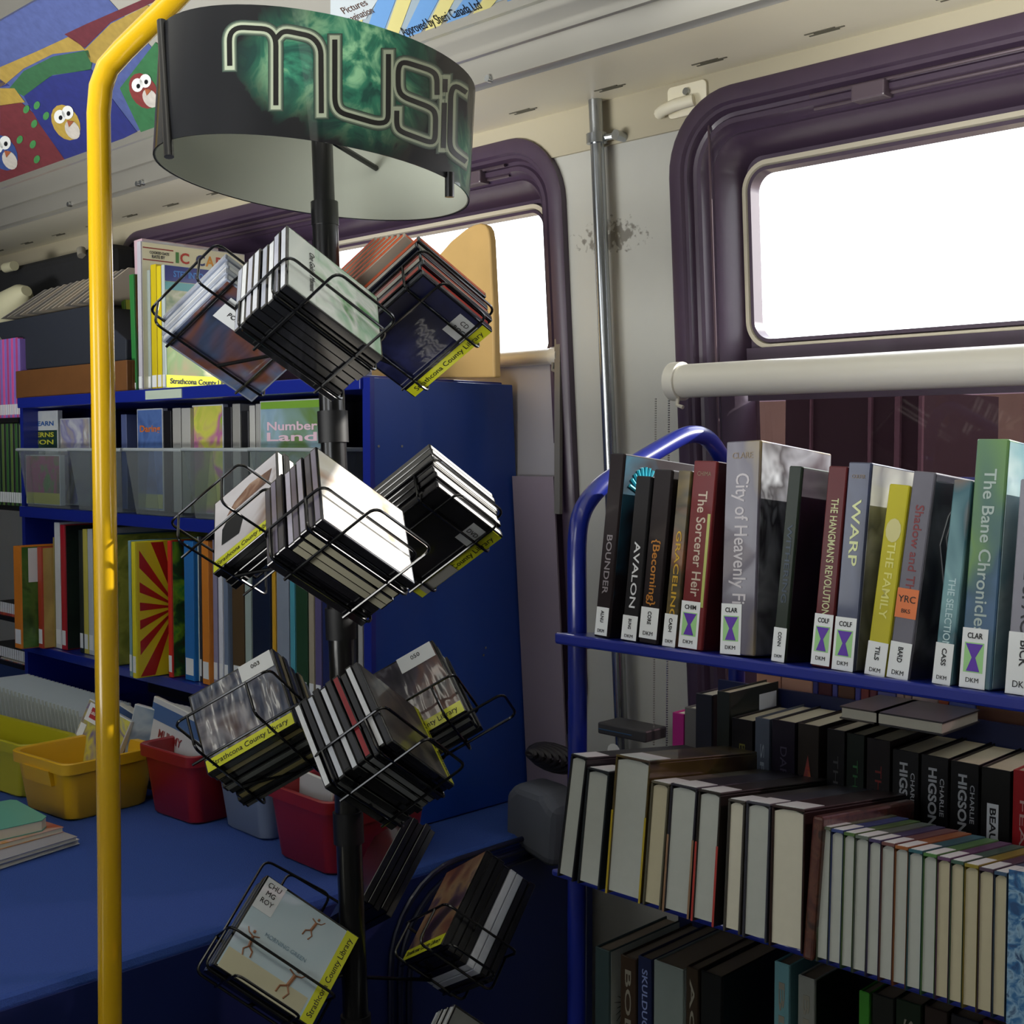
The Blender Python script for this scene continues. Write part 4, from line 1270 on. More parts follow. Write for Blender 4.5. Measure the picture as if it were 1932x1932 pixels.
# ------------------------------------------------------------------ clear bins on the upper shelf
M_CLEAR = clear('#cdd6d8', .86, .35, .10, 'frosted_plastic')
BINS = [(34, 128, 'first clear storage bin, holding a maths disc, on the upper shelf'), (130, 228, 'clear storage bin partly behind the yellow pole on the upper shelf'), (236, 342, 'clear storage bin with a blue disc case just past the pole'),
        (346, 468, 'clear storage bin with lime and pink disc cases on the upper shelf'), (472, 604, 'clear storage bin with a number disc case behind the rack')]
for u0, u1, lb_ in BINS:
    a_, b2_ = at_y(u0, 842, 1.37), at_y(u1, 842, 1.37)
    x0, x1, zt, zb = a_.x, b2_.x, a_.z, 1.1595
    zt = 1.302
    i = .022; y0, y1 = 1.37, 1.64; th = .003
    mb = MB()
    def shell(x0_, x1_, y0_, y1_, x2_, x3_, y2_, y3_):
        return [(x0_, y0_, zb), (x1_, y0_, zb), (x1_, y1_, zb), (x0_, y1_, zb), (x2_, y2_, zt), (x3_, y2_, zt), (x3_, y3_, zt), (x2_, y3_, zt)]
    o_ = shell(x0 + i, x1 - i, y0 + i * .6, y1 - i, x0, x1, y0, y1)
    n_ = shell(x0 + i + th, x1 - i - th, y0 + i * .6 + th, y1 - i - th, x0 + th, x1 - th, y0 + th, y1 - th)
    mb.add(o_, [(0, 3, 2, 1), (0, 1, 5, 4), (1, 2, 6, 5), (2, 3, 7, 6), (3, 0, 4, 7)])
    root = mb.build('storage_bin', M_CLEAR)
    tag(root, lb_, 'storage bin', 'clear storage bins on the upper shelf')
    MB().tube([(x0 - .002, y0 - .002, zt), (x1 + .002, y0 - .002, zt), (x1 + .002, y1 + .002, zt), (x0 - .002, y1 + .002, zt)], .004, 8, closed=True).build('rim', clear('#c4cdd0', .3, .3, .15, 'frosted_rim'), root, smooth=True)


def faceup(label, u0, u1, vt, y, cover, words=None, wcol='#ffffff', base=1.164, lean=0, t=.014, cat='disc case', band=None):
    p0, p1 = at_y(u0, vt, y), at_y(u1, vt, y)
    w = p1.x - p0.x; h = p0.z - base
    root = MB().box((0, 0, 0), (w, t, h)).build('disc_case', mat('#c9ced2', .25, coat=.4), bevel=.001, seg=1)
    MB().box((.004, -.0004, .003), (w - .002, 0, h - .003)).build('cover_insert', cover, root)
    if band:
        MB().box((.004, -.0006, h * band[0]), (w - .002, -.0004, h * band[1])).build('colour_band', mat(band[2], .4), root)
    root.matrix_world = Matrix.Translation((p0.x, y, base)) @ Matrix.Rotation(math.radians(lean), 4, 'Y')
    for k, (s, zf, sz, cc) in enumerate(words or []):
        text(s, (w * .52, -.0008, h * zf), (1, 0, 0), (0, 0, 1), h * sz, mat(cc, .4), root, 'title', 'CENTER', bold=.02, fit=w * .8)
    return tag(root, label, cat)


faceup('disc case titled for learning patterns, in the first clear bin', 27, 108, 778, 1.44, art(['#d8dcd8', '#c4ccd0', '#d0d4d4'], 8), [("LET'S LEARN", .86, .07, '#2a5fa8'), ('PATTERNS', .74, .07, '#c8c83c'), ('ACTION', .66, .07, '#c8c83c')], band=(.60, .79, '#1f3c34'))
MB().box((0, 0, 0), (.001, .001, .001))
faceup('disc case with green and yellow scene low in the first clear bin', 48, 112, 858, 1.40, art(['#2c4a34', '#8a5a4c', '#b0407a', '#5a8a3c'], 16), band=(.02, .24, '#c8c43a'))
faceup('pale disc case with a lilac logo near the yellow pole', 113, 168, 790, 1.44, art(['#c9ccd4', '#8a8ab8', '#b0a8a0', '#d8dade'], 14))
faceup('navy disc case with an orange title in the bin past the pole', 258, 306, 772, 1.44, art(['#3c5a9c', '#5a7ab8', '#2c3f7a'], 12), [('Daring', .80, .09, '#d8742c')], band=(.02, .16, '#b9c07a'))
faceup('lime and pink disc case on the upper shelf', 362, 420, 765, 1.44, art(['#b8c84a', '#d8d860', '#c06aa8', '#9ab83c'], 12))
faceup('wide disc case with a number title behind the rack', 490, 608, 757, 1.43, art(['#7a9cb8', '#9ab8c8', '#6a8a4c', '#88a8c0'], 7), [('Number', .78, .10, '#e8c8d8'), ('Land', .69, .10, '#e8c8d8')], band=(.93, .99, '#7fae3c'))
for k, (u0, u1, vt, col_) in enumerate([(325, 340, 770, '#a8a8a4'), (342, 358, 770, '#b4b4b0'), (438, 452, 762, '#9c9c98'), (470, 480, 765, '#c2c2be'), (482, 489, 762, '#a9a9a6'), (228, 238, 782, '#54608c'), (455, 468, 775, '#1c1c20'), (308, 322, 775, '#16161a'), (422, 436, 768, '#141418')]):
    p0, p1 = at_y(u0, vt, 1.43), at_y(u1, vt, 1.43)
    o = MB().box((p0.x, 1.43, 1.164), (p1.x, 1.56, p0.z)).build('disc_case', mat(col_, .35, coat=.3), bevel=.001, seg=1)
    dark = k >= 6
    tag(o, 'black disc case seen edge on in the clear bins' if dark else 'grey disc case seen edge on in the clear bins', 'disc case', 'black edge-on disc cases in the clear bins' if dark else 'grey edge-on disc cases in the clear bins')
    if k == 5: tag(o, 'thin denim blue disc case edge on beside the yellow pole', 'disc case')

# ------------------------------------------------------------------ storage bins on the platform
def bin_(label, N, Rr, L, h, m, flare=1.13, dmin=.1):
    n0, r0, l0 = (at_z(*q, .601) for q in (N, Rr, L))
    if (l0 - n0).length > (r0 - n0).length: r0, l0 = l0, r0
    ex = (r0 - n0); lx = ex.length; ex.normalize()
    ey = V((-ex.y, ex.x, 0))
    if ey.dot(l0 - n0) < 0: ey = -ey
    ly = max(dmin, (l0 - n0).dot(ey))
    return bin_at(label, n0, ex, lx, ey, ly, h, m, flare)


def bin_at(label, n0, ex, lx, ey, ly, h, m, flare=1.13):
    root = empty('storage_bin', n0)
    c_ = ex * lx / 2 + ey * ly / 2
    def loop(s, z, r=.02, add=0.0, n=4):
        w, d = lx * s + add, ly * s + add
        return [c_ + ex * p[0] + ey * p[1] + V((0, 0, z)) for p in rrect(-w / 2, w / 2, -d / 2, d / 2, r, n)]
    prof = [(1.0, .0, -.008), (1.0, .004, 0), (flare, h - .022, 0), (flare, h - .022, .014), (flare, h - .002, .016), (flare, h, .012), (flare, h - .002, -.004), (flare, h - .01, -.008), (1.0, .008, -.008), (1.0, .006, -.05)]
    loops = [loop(s, z, .022, add) for s, z, add in prof]
    nn = len(loops[0]); vs = [p for l in loops for p in l]
    fs_ = [(i * nn + k, i * nn + (k + 1) % nn, (i + 1) * nn + (k + 1) % nn, (i + 1) * nn + k) for i in range(len(loops) - 1) for k in range(nn)]
    fs_.append(tuple(range(nn))[::-1]); fs_.append(tuple(range((len(loops) - 1) * nn, len(loops) * nn)))
    MB().add(vs, fs_).build('bin_body', m, root, smooth=True)
    # handle lip on the short side
    mid = ey * ly / 2 - ex * (lx * (flare - 1) / 2 + .004)
    mb = MB(); w = ly * .28
    q = [mid + ey * -w, mid + ey * w]
    mb.hexa([q[0] + V((0, 0, h - .05)), q[1] + V((0, 0, h - .05)), q[1] + ex * .008 + V((0, 0, h - .05)), q[0] + ex * .008 + V((0, 0, h - .05)), q[0] - ex * .006 + V((0, 0, h - .02)), q[1] - ex * .006 + V((0, 0, h - .02)), q[1] + ex * .008 + V((0, 0, h - .02)), q[0] + ex * .008 + V((0, 0, h - .02))])
    mb.build('grip', m, root)
    tag(root, label, 'storage bin')
    root['_c'] = (n0 + c_).to_tuple()
    return root, n0, ex, ey, lx, ly


M_BINY = mat('#d9a818', .4, coat=.2, vary=.03); M_BINYG = mat('#b4ad1e', .4, coat=.2, vary=.03); M_BINR = mat('#8a1419', .4, coat=.2, vary=.03)
B1 = bin_('yellow storage bin with a disc case and books, directly behind the grab pole', (132, 1552), (283, 1514), (50, 1520), .115, M_BINY)
B0 = bin_('mustard storage bin full of disc sleeves at the picture edge', (42, 1508), (100, 1488), (-120, 1455), .115, M_BINYG)
B2 = bin_('red storage bin with a white picture book beside the rack', (368, 1559), (418, 1552), (284, 1530), .135, M_BINR, dmin=.19)
M_CL2 = clear('#8f9db5', .35, .4, .1, 'frosted_blue_plastic')
B3 = bin_('frosted clear storage bin between the two red bins', (500, 1589), (530, 1576), (422, 1556), .12, M_CL2, dmin=.17)
B4 = bin_('red storage bin close behind the rack pole', (625, 1656), (660, 1640), (522, 1612), .13, M_BINR, dmin=.19)
# disc sleeves
for k in range(26):
    u = -10 + k * 7.4
    p = at_y(u, 1400 - k * 2.2, 1.24)
    o = MB().box((-.0022, 0, 0), (.0022, .125, .125)).build('disc_sleeve', clear('#c2c9c4', .12, .3, .1, 'sleeve_plastic') if k == 0 else bpy.data.materials['sleeve_plastic'])
    MB().box((-.0026, .004, .112), (.0026, .121, .1262)).build('label_edge', mat('#c9d4dc', .4), o)
    o.matrix_world = Matrix.Translation((p.x, 1.22, .625)) @ Matrix.Rotation(math.radians(-16), 4, 'Y')
    tag(o, 'clear disc sleeve standing in the mustard bin', 'disc sleeve', 'disc sleeves in the mustard bin')
# contents of the yellow bin
n0, ex, ey, lx, ly = B1[1:]
def lean_case(label, pos, X, Zup, w, h, t, cover, words=None, cat='disc case', tag_=None, name='disc_case'):
    X = X.normalized(); Zup = (Zup - X * Zup.dot(X)).normalized(); Y = Zup.cross(X)
    root = MB().box((0, 0, 0), (w, t, h)).build(name, mat('#c9ced2' if cat != 'book' else '#d9d9d2', .3, coat=.3), bevel=.001, seg=1)
    MB().box((.002, -.0004, .002), (w - .002, 0, h - .002)).build('cover_insert' if cat != 'book' else 'front_cover', cover, root)
    frame(root, pos, X, Y, Zup)
    for (s, xf, zf, sz, cc) in words or []:
        text(s, (w * xf, -.0008, h * zf), (1, 0, 0), (0, 0, 1), h * sz, mat(cc, .4), root, 'title', 'CENTER', bold=.02)
    return tag(root, label, cat)


A_ = at_y(112, 1425, 1.20)
lc = lean_case('slanting disc case with a red logo square in the yellow bin', V((at_y(108, 1425, 1.15).x, 1.15, .63)), V((.93, .25, -.28)), V((.26, .35, .9)), .125, .17, .014, art(['#8a8070', '#c8c044', '#6a5a8c', '#d0cc50', '#9a9a94'], 15))
MB().box((.008, -.0008, .128), (.05, -.0004, .165)).build('logo_patch', M_LABEL, lc)
MB().box((.018, -.0012, .136), (.04, -.0008, .158)).build('red_square', mat('#b02a30', .4), lc)
text('LEGO', (.029, -.0013, .147), (1, 0, 0), (0, 0, 1), .008, M_WHITE, lc, 'logo_text', 'CENTER', bold=.03)
MB().box((.004, -.0008, .07), (.02, -.0004, .12)).build('library_label', M_LABEL, lc)
lean_case('blue photo disc case leaning at the far side of the yellow bin', V((at_y(222, 1405, 1.22).x, 1.22, .63)), V((.8, .5, -.2)), V((.35, .3, .88)), .10, .16, .012, art(['#5a7a98', '#9aa8b4', '#2c4a6c'], 10))
for k, (cc, u) in enumerate((('#3c5a8c', 232), ('#c84a3c', 236), ('#a8b43c', 240), ('#d0d8d8', 246))):
    p = at_y(u, 1310 + k * 8, 1.34)
    o = lean_case('%s magazine edge rising behind the yellow bin' % ('slate', 'orange red', 'lime', 'white')[k], V((p.x, 1.30 + .014 * k, .63)), V((1, 0, -.18)), V((.1, 0, 1)), .22, p.z - .63, .008, rgbmat(cc), cat='book', name='magazine')
# picture book in the red bin
lc = lean_case('white picture book with a blue band and red title in the red bin', V((at_y(262, 1395, 1.25).x, 1.25, .64)), V((1, .02, -.12)), V((.05, .15, 1)), .235, at_y(268, 1313, 1.25).z - .64, .010, mat('#c9ccd0', .4, coat=.3), cat='book', name='picture_book',
               words=[('MUMMY', .35, .60, .14, '#8c3a3c')])
hh = at_y(268, 1313, 1.25).z - .64
MB().box((.002, -.0008, hh * .74), (.233, -.0004, hh * .93)).build('blue_band', mat('#4a6a9c', .4, coat=.3), lc)
for k in range(5):
    o = lean_case('thin grey booklet behind the white picture book in the red bin', V((at_y(268, 1395, 1.25).x, 1.268 + k * .012, .64)), V((1, .02, -.12)), V((.05, .15, 1)), .235, hh - .012 - .004 * k, .008, mat('#8d9298', .5), cat='book', name='booklet')
    o['group'] = 'grey booklets in the red bin'
lc = lean_case('white envelope edge showing in the red bin behind the rack', V((at_y(540, 1490, 1.26).x, 1.27, .62)), V((1, .05, -.1)), V((0, .1, 1)), .09, .12, .006, mat('#b9bcc0', .5), cat='book', name='envelope')
lc['category'] = 'envelope'

# pile on the carpet: teal notebook on magazines
def flat(label, pts, z0, z1, m, name, cat, mpage=None, bevel=.001):
    ps = [at_z(u, v, z0) for u, v in pts]
    root = MB().prism([(p.x, p.y, z1 - .0012) for p in ps], (0, 0, .0012)).build(name, m)
    MB().prism([(p.x, p.y, z0) for p in ps], (0, 0, .0012)).build('back_cover', m, root)
    c_ = sum((V((p.x, p.y, 0)) for p in ps), V((0, 0, 0))) / len(ps)
    MB().prism([tuple(c_ + (V((p.x, p.y, 0)) - c_) * .985 + V((0, 0, z0 + .0012))) for p in ps], (0, 0, z1 - z0 - .0026)).build('pages', mpage or M_PAGE, root)
    return tag(root, label, cat)


flat('white magazine at the bottom of the pile on the blue carpet', [(150, 1592), (-30, 1650), (-160, 1600), (30, 1548)], .6015, .610, mat('#c9c8cc', .4, coat=.3), 'magazine', 'magazine')
flat('grey magazine under the red one in the pile on the carpet', [(146, 1586), (-34, 1642), (-160, 1596), (26, 1545)], .6105, .618, mat('#9c9ca4', .4, coat=.3), 'magazine', 'magazine')
m_ = flat('red and white magazine just below the teal notebook', [(120, 1570), (-40, 1614), (-160, 1575), (10, 1535)], .6185, .628, art(['#b8544c', '#c9a8a0', '#c88a3c', '#a83c38'], 12), 'magazine', 'magazine')
flat('teal notebook with rounded corners on top of the pile of magazines', [(88, 1560), (80, 1568), (-60, 1600), (-160, 1560), (20, 1528), (32, 1529)], .6285, .648, mat('#5fa592', .5, coat=.2), 'notebook', 'notebook')

# ------------------------------------------------------------------ book cart
CX = at_x(1090, 1100, -1.064).x
FY, RY = 1.20, 1.56
cart = tag(empty('book_cart', (-1.064, FY, 0)), 'blue metal book cart loaded with books under the window', 'book cart')


def ct(*p):
    return V(p) - V((-1.064, FY, 0))


lp = [at_x(u, v, -1.064) for u, v in ((1088, 1010), (1098, 960), (1130, 918), (1175, 888), (1280, 826), (1305, 818), (1330, 822), (1352, 845), (1372, 885))]
tr_ = 0.0125
pts = [ct(-1.064, FY, .12), ct(-1.064, FY, 1.0)] + [p - V((-1.064, FY, 0)) for p in lp]
last = pts[-1]
pts += [V((0, last.y + .03, last.z - .09)), V((0, RY - FY, last.z - .2)), V((0, RY - FY, .12))]
pts = smooth_path(pts, .03, 5)
MB().tube(pts, tr_, 18).build('end_frame', M_BLUE, cart, smooth=True)
pts2 = [p + V((1.05, 0, 0)) for p in pts]
MB().tube(pts2, tr_, 18).build('end_frame', M_BLUE, cart, smooth=True)
LX = 1.05
MB().hexa([ct(-1.064, 1.155, 1.0555), ct(-.014, 1.155, 1.0555), ct(-.014, 1.36, 1.034), ct(-1.064, 1.36, 1.034),
           ct(-1.064, 1.155, 1.070), ct(-.014, 1.155, 1.070), ct(-.014, 1.36, 1.0485), ct(-1.064, 1.36, 1.0485)]).build('shelf', M_BLUE, cart, bevel=.003)
MB().box(ct(-1.064, 1.36, 1.034), ct(-.014, 1.366, 1.27)).build('shelf_back', M_BLUE, cart)
MB().hexa([ct(-1.064, 1.15, .758), ct(-.014, 1.15, .758), ct(-.014, 1.50, .715), ct(-1.064, 1.50, .715),
           ct(-1.064, 1.15, .767), ct(-.014, 1.15, .767), ct(-.014, 1.50, .724), ct(-1.064, 1.50, .724)]).build('shelf', M_BLUE, cart, bevel=.003)
MB().box(ct(-1.05, 1.492, .725), ct(-.014, 1.498, .967)).build('shelf_back', M_NAVY, cart)
MB().box(ct(-1.064, 1.16, .44), ct(-.014, 1.50, .462)).build('shelf', M_BLUE, cart, bevel=.003)
MB().box(ct(-1.05, 1.40, .462), ct(-.014, 1.406, .69)).build('shelf_back', M_NAVY, cart)
MB().tube([ct(-1.064, FY, 1.05), ct(-1.064, 1.55, 1.05)], .009, 10).build('cross_rail', M_BLUE, cart, smooth=True)
for xx in (-1.064, -.014):
    for yy in (FY, RY):
        MB().tube([ct(xx - .012, yy, .05), ct(xx + .012, yy, .05)], .05, 20).build('caster', M_RUBBER, cart, smooth=True)

# top shelf: spines to the aisle, leaning back
def topx(u, v=1200): return at_y(u, v, 1.17).x
TOP = [  # u0,u1 bottom; vtop; cover colour; title; colour; lean; tz; sticker; label; front; author
    (1122, 1148, 856, '#1c1216', 'BOUNDER', '#8c868c', 1.5, (.24, .56), ('plain', .08, .95, .004, .060, '', 'ALNU'), 'black book titled BOUNDER, nearest the looped cart handle', ['#181418', '#221c22', '#2a5a70'], None),
    (1174, 1202, 898, '#17161a', 'AVALON', '#d8dade', 1.5, (.20, .60), ('plain', .0, 1, .002, .050, '', 'BUNG'), 'black book titled AVALON in white capitals', None, None),
    (1207, 1240, 886, '#1a1216', '{Becoming}', '#b8792c', 1.5, (.22, .60), ('plain', .0, 1, .010, .070, 'DKM', 'CORE'), 'black book titled Becoming in orange letters', ['#120e12', '#1c1216'], None),
    (1252, 1276, 888, '#4a3a24', 'GRACELING', '#c9a02c', 1.5, (.16, .66), ('plain', .0, 1, .0, .062, '', 'CASH'), 'brown book titled GRACELING in gold letters', None, None),
    (1282, 1325, 870, '#6a1e22', 'The Sorcerer Heir', '#c2b4a4', 1.0, (.28, .84), ('hourglass', .0, .82, .002, .090, 'CHIM', ''), 'dark red book titled The Sorcerer Heir', ['#5a1a20', '#3a1418'], 'CHIMA'),
    (1360, 1424, 835, '#5c5868', 'City of Heavenly Fi', '#c4c0c6', -2.5, (.24, .85), ('hourglass', .02, .62, .0, .092, 'CLAR', ''), 'thick grey violet book titled City of Heavenly Fire', ['#3a2c38', '#8a8c96', '#26222a', '#b8bcc4'], 'CLARE'),
    (1458, 1482, 880, '#1f2a20', 'WITHERING', '#3c4a5c', 1.5, (.3, .7), ('plain', .0, 1, .0, .060, '', 'CONN'), 'thin black green book beside the City of Heavenly Fire', ['#141018', '#241a28', '#0e0c12'], None),
    (1532, 1567, 880, '#5a1c20', "THE HANGMAN'S REVOLUTION", '#c8cc9c', 1.5, (.26, .84), ('hourglass', .0, 1, .004, .092, 'COLF', ''), "dark red book titled THE HANGMAN'S REVOLUTION", None, None),
    (1572, 1614, 873, '#2c3048', 'WARP', '#d8e0a8', 1.0, (.50, .82), ('hourglass', .0, .95, .0, .090, 'COLF', ''), 'navy book titled WARP in pale block letters', ['#9a9c98', '#6a6c70', '#c4c6c2'], 'COLFER'),
    (1634, 1672, 912, '#b8b02a', 'THE FAMILY', '#d8d478', 4.0, (.3, .7), ('plain', .0, 1, .0, .056, '', 'TILS'), 'yellow book with a pale round emblem', ['#a8982a', '#8a7c20'], None),
    (1676, 1716, 888, '#6c6b76', 'Shadow and Throne', '#7a2c30', 4.0, (.30, .84), ('plain', .0, 1, .0, .060, '', 'BARD'), 'grey book titled Shadow and Throne with an orange sticker', ['#2c2a33', '#3c3a42', '#8a8a92'], None),
    (1762, 1796, 905, '#4c7a86', 'THE SELECTION', '#b4d0d4', 2.5, (.18, .52), ('plain', .0, 1, .0, .066, '', 'CASS'), 'teal book titled THE SELECTION with a portrait', None, None),
    (1813, 1872, 830, '#4a6a98', 'The Bane Chronicles', '#a8b8b4', .5, (.22, .88), ('hourglass', .0, .82, .0, .094, 'CLAR', ''), 'tall blue green book titled The Bane Chronicles', ['#7aa8b4', '#b4ccd0', '#3c7484'], None),
    (1900, 1960, 905, '#8c8c98', 'WHITE SPACE', '#22222a', .5, (.24, .82), ('plain', .0, 1, .0, .095, '', 'BICK'), 'light grey book titled WHITE SPACE at the picture edge', None, None),
]
cx = -2
for u0, u1, vt, col_, ti, tc_, ln_, tz, st, lb_, fr_, au in TOP:
    x0 = max(cx + .0004, topx(u0)); x1 = topx(u1)
    hgt = (at_y(u0, vt, 1.19).z - 1.0695) * 1.01
    cov = rgbmat(col_)
    if ti.startswith('The Bane'): cov = art(['#34487c', '#4a6a94', '#3c5c70', '#6a9058', '#4a7488'], 9, stretch=(1, 1, .5))
    if ti.startswith('City'): cov = art(['#4c4858', '#666270', '#55505f', '#8a7a50', '#5c5868'], 8, stretch=(1, 1, .4))
    if ti == 'WARP': cov = art(['#2c3048', '#3c4460', '#242838', '#4a7a84'], 8, stretch=(1, 1, .5))
    if ti == 'THE SELECTION': cov = art(['#4c8492', '#7aa4aa', '#3a6470', '#8a6a58', '#5c8a96'], 10, stretch=(1, 1, .6))
    if ti == 'GRACELING': cov = art(['#4a3c20', '#6a5a30', '#3a3424', '#7a4a2c'], 12)
    b_ = book(lb_, x0, x1 - x0, 1.168, 1.0695, hgt, .155, cov, tilt=6, lean=ln_, title=ti, tcol=tc_, tz=tz, st=st, front=art(fr_, 10, wrinkle=.25) if fr_ else None, author=au, acol='#8c7c68', board=.0028)
    t_ = x1 - x0
    if ti == 'THE FAMILY':
        MB().prism([(t_ / 2 + .0085 * math.cos(k * .5236), -.0002, hgt * .76 + .0125 * math.sin(k * .5236)) for k in range(12)], (0, -.0003, 0)).build('round_emblem', mat('#c9c488', .4), b_)
    if ti.startswith('Shadow'):
        MB().box((0, -.0008, .062), (t_, -.0003, .092)).build('orange_sticker', mat('#d8743c', .4), b_)
        text('YRC', (t_ / 2, -.001, .081), (1, 0, 0), (0, 0, 1), .010, M_INK, b_, 'label_text', 'CENTER')
        text('BKS', (t_ / 2, -.001, .069), (1, 0, 0), (0, 0, 1), .006, M_INK, b_, 'label_text', 'CENTER')
        mb = MB()
        for k in range(6):
            y_ = .05 + .012 * k
            mb.tube([(t_ + .0008, y_, .10 + .01 * k), (t_ + .0008, y_ - .02, .14 + .008 * k), (t_ + .0008, y_ - .01, .17 + .005 * k), (t_ + .0008, y_ + .015, .195)], .0007, 5)
        mb.build('feather_lines', mat('#9a9aa0', .4), b_)
    if ti == 'BOUNDER':
        mb = MB()
        for k in range(8):
            a_ = math.radians(65 + k * 14)
            mb.tube([(t_ + .0008, .045 + .012 * math.cos(a_), .180 + .012 * math.sin(a_)), (t_ + .0008, .045 + .032 * math.cos(a_), .180 + .036 * math.sin(a_))], .0022, 6)
        mb.build('turquoise_wing', mat('#3fb8d0', .35, coat=.4), b_)
    if ti.startswith('The Sorc'):
        MB().box((t_ * .80, -.0003, .05), (t_ * .92, -.0001, hgt * .72)).build('gold_strip', mat('#a8b05a', .3), b_)
    cx = x1

# books on the wall side of the cart, glimpsed under the top shelf
xa = at_y(1438, 1285, 1.53).x
farset = [(.058, '#d9a07c', 'cream'), (.070, '#dca684', 'cream'), (.012, '#4c4c8c', 0), (.030, '#5a2c30', 0), (.012, '#5a5aa0', 0), (.036, '#6a4630', 0), (.012, '#5858a4', 0), (.018, '#8a4038', 0), (.016, '#7a3c44', 0), (.038, '#6a6aa0', 0), (.016, '#c8a890', 'cream'), (.014, '#d0b098', 'cream'), (.05, '#d8c0a4', 'cream'), (.02, '#b85a34', 0), (.05, '#6474b0', 0), (.09, '#6a4228', 0), (.08, '#7a4c30', 0)]
names_ = {'#d9a07c': 'peach', '#dca684': 'peach', '#4c4c8c': 'indigo', '#5a2c30': 'maroon', '#5a5aa0': 'violet blue', '#6a4630': 'brown', '#5858a4': 'bluish', '#8a4038': 'rust', '#7a3c44': 'plum', '#6a6aa0': 'periwinkle', '#c8a890': 'beige', '#d0b098': 'beige', '#d8c0a4': 'cream', '#b85a34': 'orange', '#6474b0': 'cornflower', '#6a4228': 'chestnut', '#7a4c30': 'chestnut'}
for w_, cc, k in farset:
    o = MB().box((xa, 1.515, .770), (xa + w_ * .72 - .001, 1.63, 1.032)).build('book', mat(cc, .6, vary=.1), bevel=.001, seg=1)
    tag(o, '%s book on the wall side of the cart, glimpsed under the top shelf' % names_[cc], 'book')
    if names_[cc] in ('peach', 'beige', 'chestnut'): o['group'] = names_[cc] + ' books on the wall side of the cart'
    xa += w_ * .72
MB().box(ct(-1.05, 1.505, .745), ct(-.014, 1.65, .768)).build('shelf', M_BLUE, cart)

# middle tier: spines of paperbacks
def midx(u): return at_y(u, 1450, 1.365).x
MID = [
    (1352, 1376, 1300, '#2c302c', None, '#888888', 'dark olive book with a barcode label, start of the middle tier'),
    (1380, 1420, 1352, '#171518', 'BLOOD', '#7a7430', 'black book with a mustard title on the middle tier'),
    (1424, 1452, 1350, '#5a6270', 'SPY', '#9aa4b0', 'blue grey patterned book on the middle tier'),
    (1456, 1500, 1355, '#1c1626', 'DARKER', '#4a4458', 'blackish purple book with a small white bird'),
    (1505, 1545, 1362, '#2a2420', None, '#888888', 'dark book with an orange flame figure on its spine'),
    (1560, 1594, 1372, '#121214', 'THE V', '#4a4a4c', 'black book with faint grey title, between flame and green titled books'),
    (1597, 1631, 1380, '#101a14', 'THE V', '#2f6a3c', 'black book with a green title on the middle tier'),
    (1635, 1680, 1390, '#161012', 'THE D', '#7a2420', 'black book with a dull red title on the middle tier'),
    (1684, 1734, 1412, '#101012', 'HIGSON', '#b4b8bc', 'first of three thick HIGSON books, beside the red titled one'),
    (1738, 1790, 1422, '#101012', 'HIGSON', '#b4b8bc', 'middle one of the three thick HIGSON books'),
    (1794, 1848, 1434, '#101012', 'HIGSON', '#b4b8bc', 'last of three thick HIGSON books, beside the white panelled one'),
    (1852, 1908, 1446, '#121210', 'BEAUTY', '#2a4a6a', 'black book with a white title panel on the middle tier'),
    (1912, 1950, 1450, '#a81c22', 'FEAR', '#d8b0a8', 'bright red book at the edge of the middle tier'),
]
for u0, u1, vt, col_, ti, tc_, lb_ in MID:
    x0, x1 = midx(u0), midx(u1)
    zt = at_y((u0 + u1) / 2, vt + 6, 1.365).z
    t_ = x1 - x0 - .0008; hh = zt - .742
    b_ = book(lb_, x0, t_, 1.365, .7425, hh, .118, rgbmat(col_), page=M_PAGEY, board=.0008)
    mt = mat(tc_, .4)
    if ti == 'HIGSON':
        text('HIGSON', (t_ * .42, -.0001, hh * .935), (0, 0, -1), (1, 0, 0), t_ * .42, mt, b_, 'author_name', bold=.03, fit=hh * .34)
        text('CHARLIE', (t_ * .78, -.0001, hh * .88), (0, 0, -1), (1, 0, 0), t_ * .22, mt, b_, 'author_name', bold=.01, fit=hh * .22)
        text('THE', (t_ * .5, -.0001, hh * .545), (1, 0, 0), (0, 0, 1), t_ * .2, mt, b_, 'title', 'CENTER', fit=t_ * .5)
    elif ti == 'BEAUTY':
        MB().box((t_ * .22, -.0006, hh * .38), (t_ * .62, -.0002, hh * .80)).build('white_panel', M_LABEL, b_)
        text('BEAUTY', (t_ * .42, -.0008, hh * .78), (0, 0, -1), (1, 0, 0), t_ * .3, M_INK, b_, 'title', bold=.02, fit=hh * .3)
    elif ti:
        text(ti, (t_ * .5, -.0001, hh * .85), (0, 0, -1), (1, 0, 0), t_ * .4, mt, b_, 'title', fit=hh * .35)
    if 'flame' in lb_[:40]:
        MB().prism([(t_ * .5, -.0003, hh * .82), (t_ * .75, -.0003, hh * .6), (t_ * .7, -.0003, hh * .5), (t_ * .25, -.0003, hh * .5), (t_ * .2, -.0003, hh * .62)], (0, -.0003, 0)).build('flame_figure', art(['#b0442a', '#8a3a3c', '#c06a30'], 60), b_)
    if 'bird' in lb_:
        MB().prism([(t_ * .3, -.0003, hh * .62), (t_ * .5, -.0003, hh * .55), (t_ * .8, -.0003, hh * .63), (t_ * .6, -.0003, hh * .5), (t_ * .5, -.0003, hh * .44)], (0, -.0003, 0)).build('white_bird', mat('#8c90a0', .4), b_)
    if u0 == 1352:
        MB().box((t_ + .0003, .07, hh - .045), (t_ + .0008, .112, hh - .012)).build('barcode_label', M_LABEL, b_)
p0, p1 = at_y(1268, 1410, 1.52), at_y(1290, 1410, 1.52)
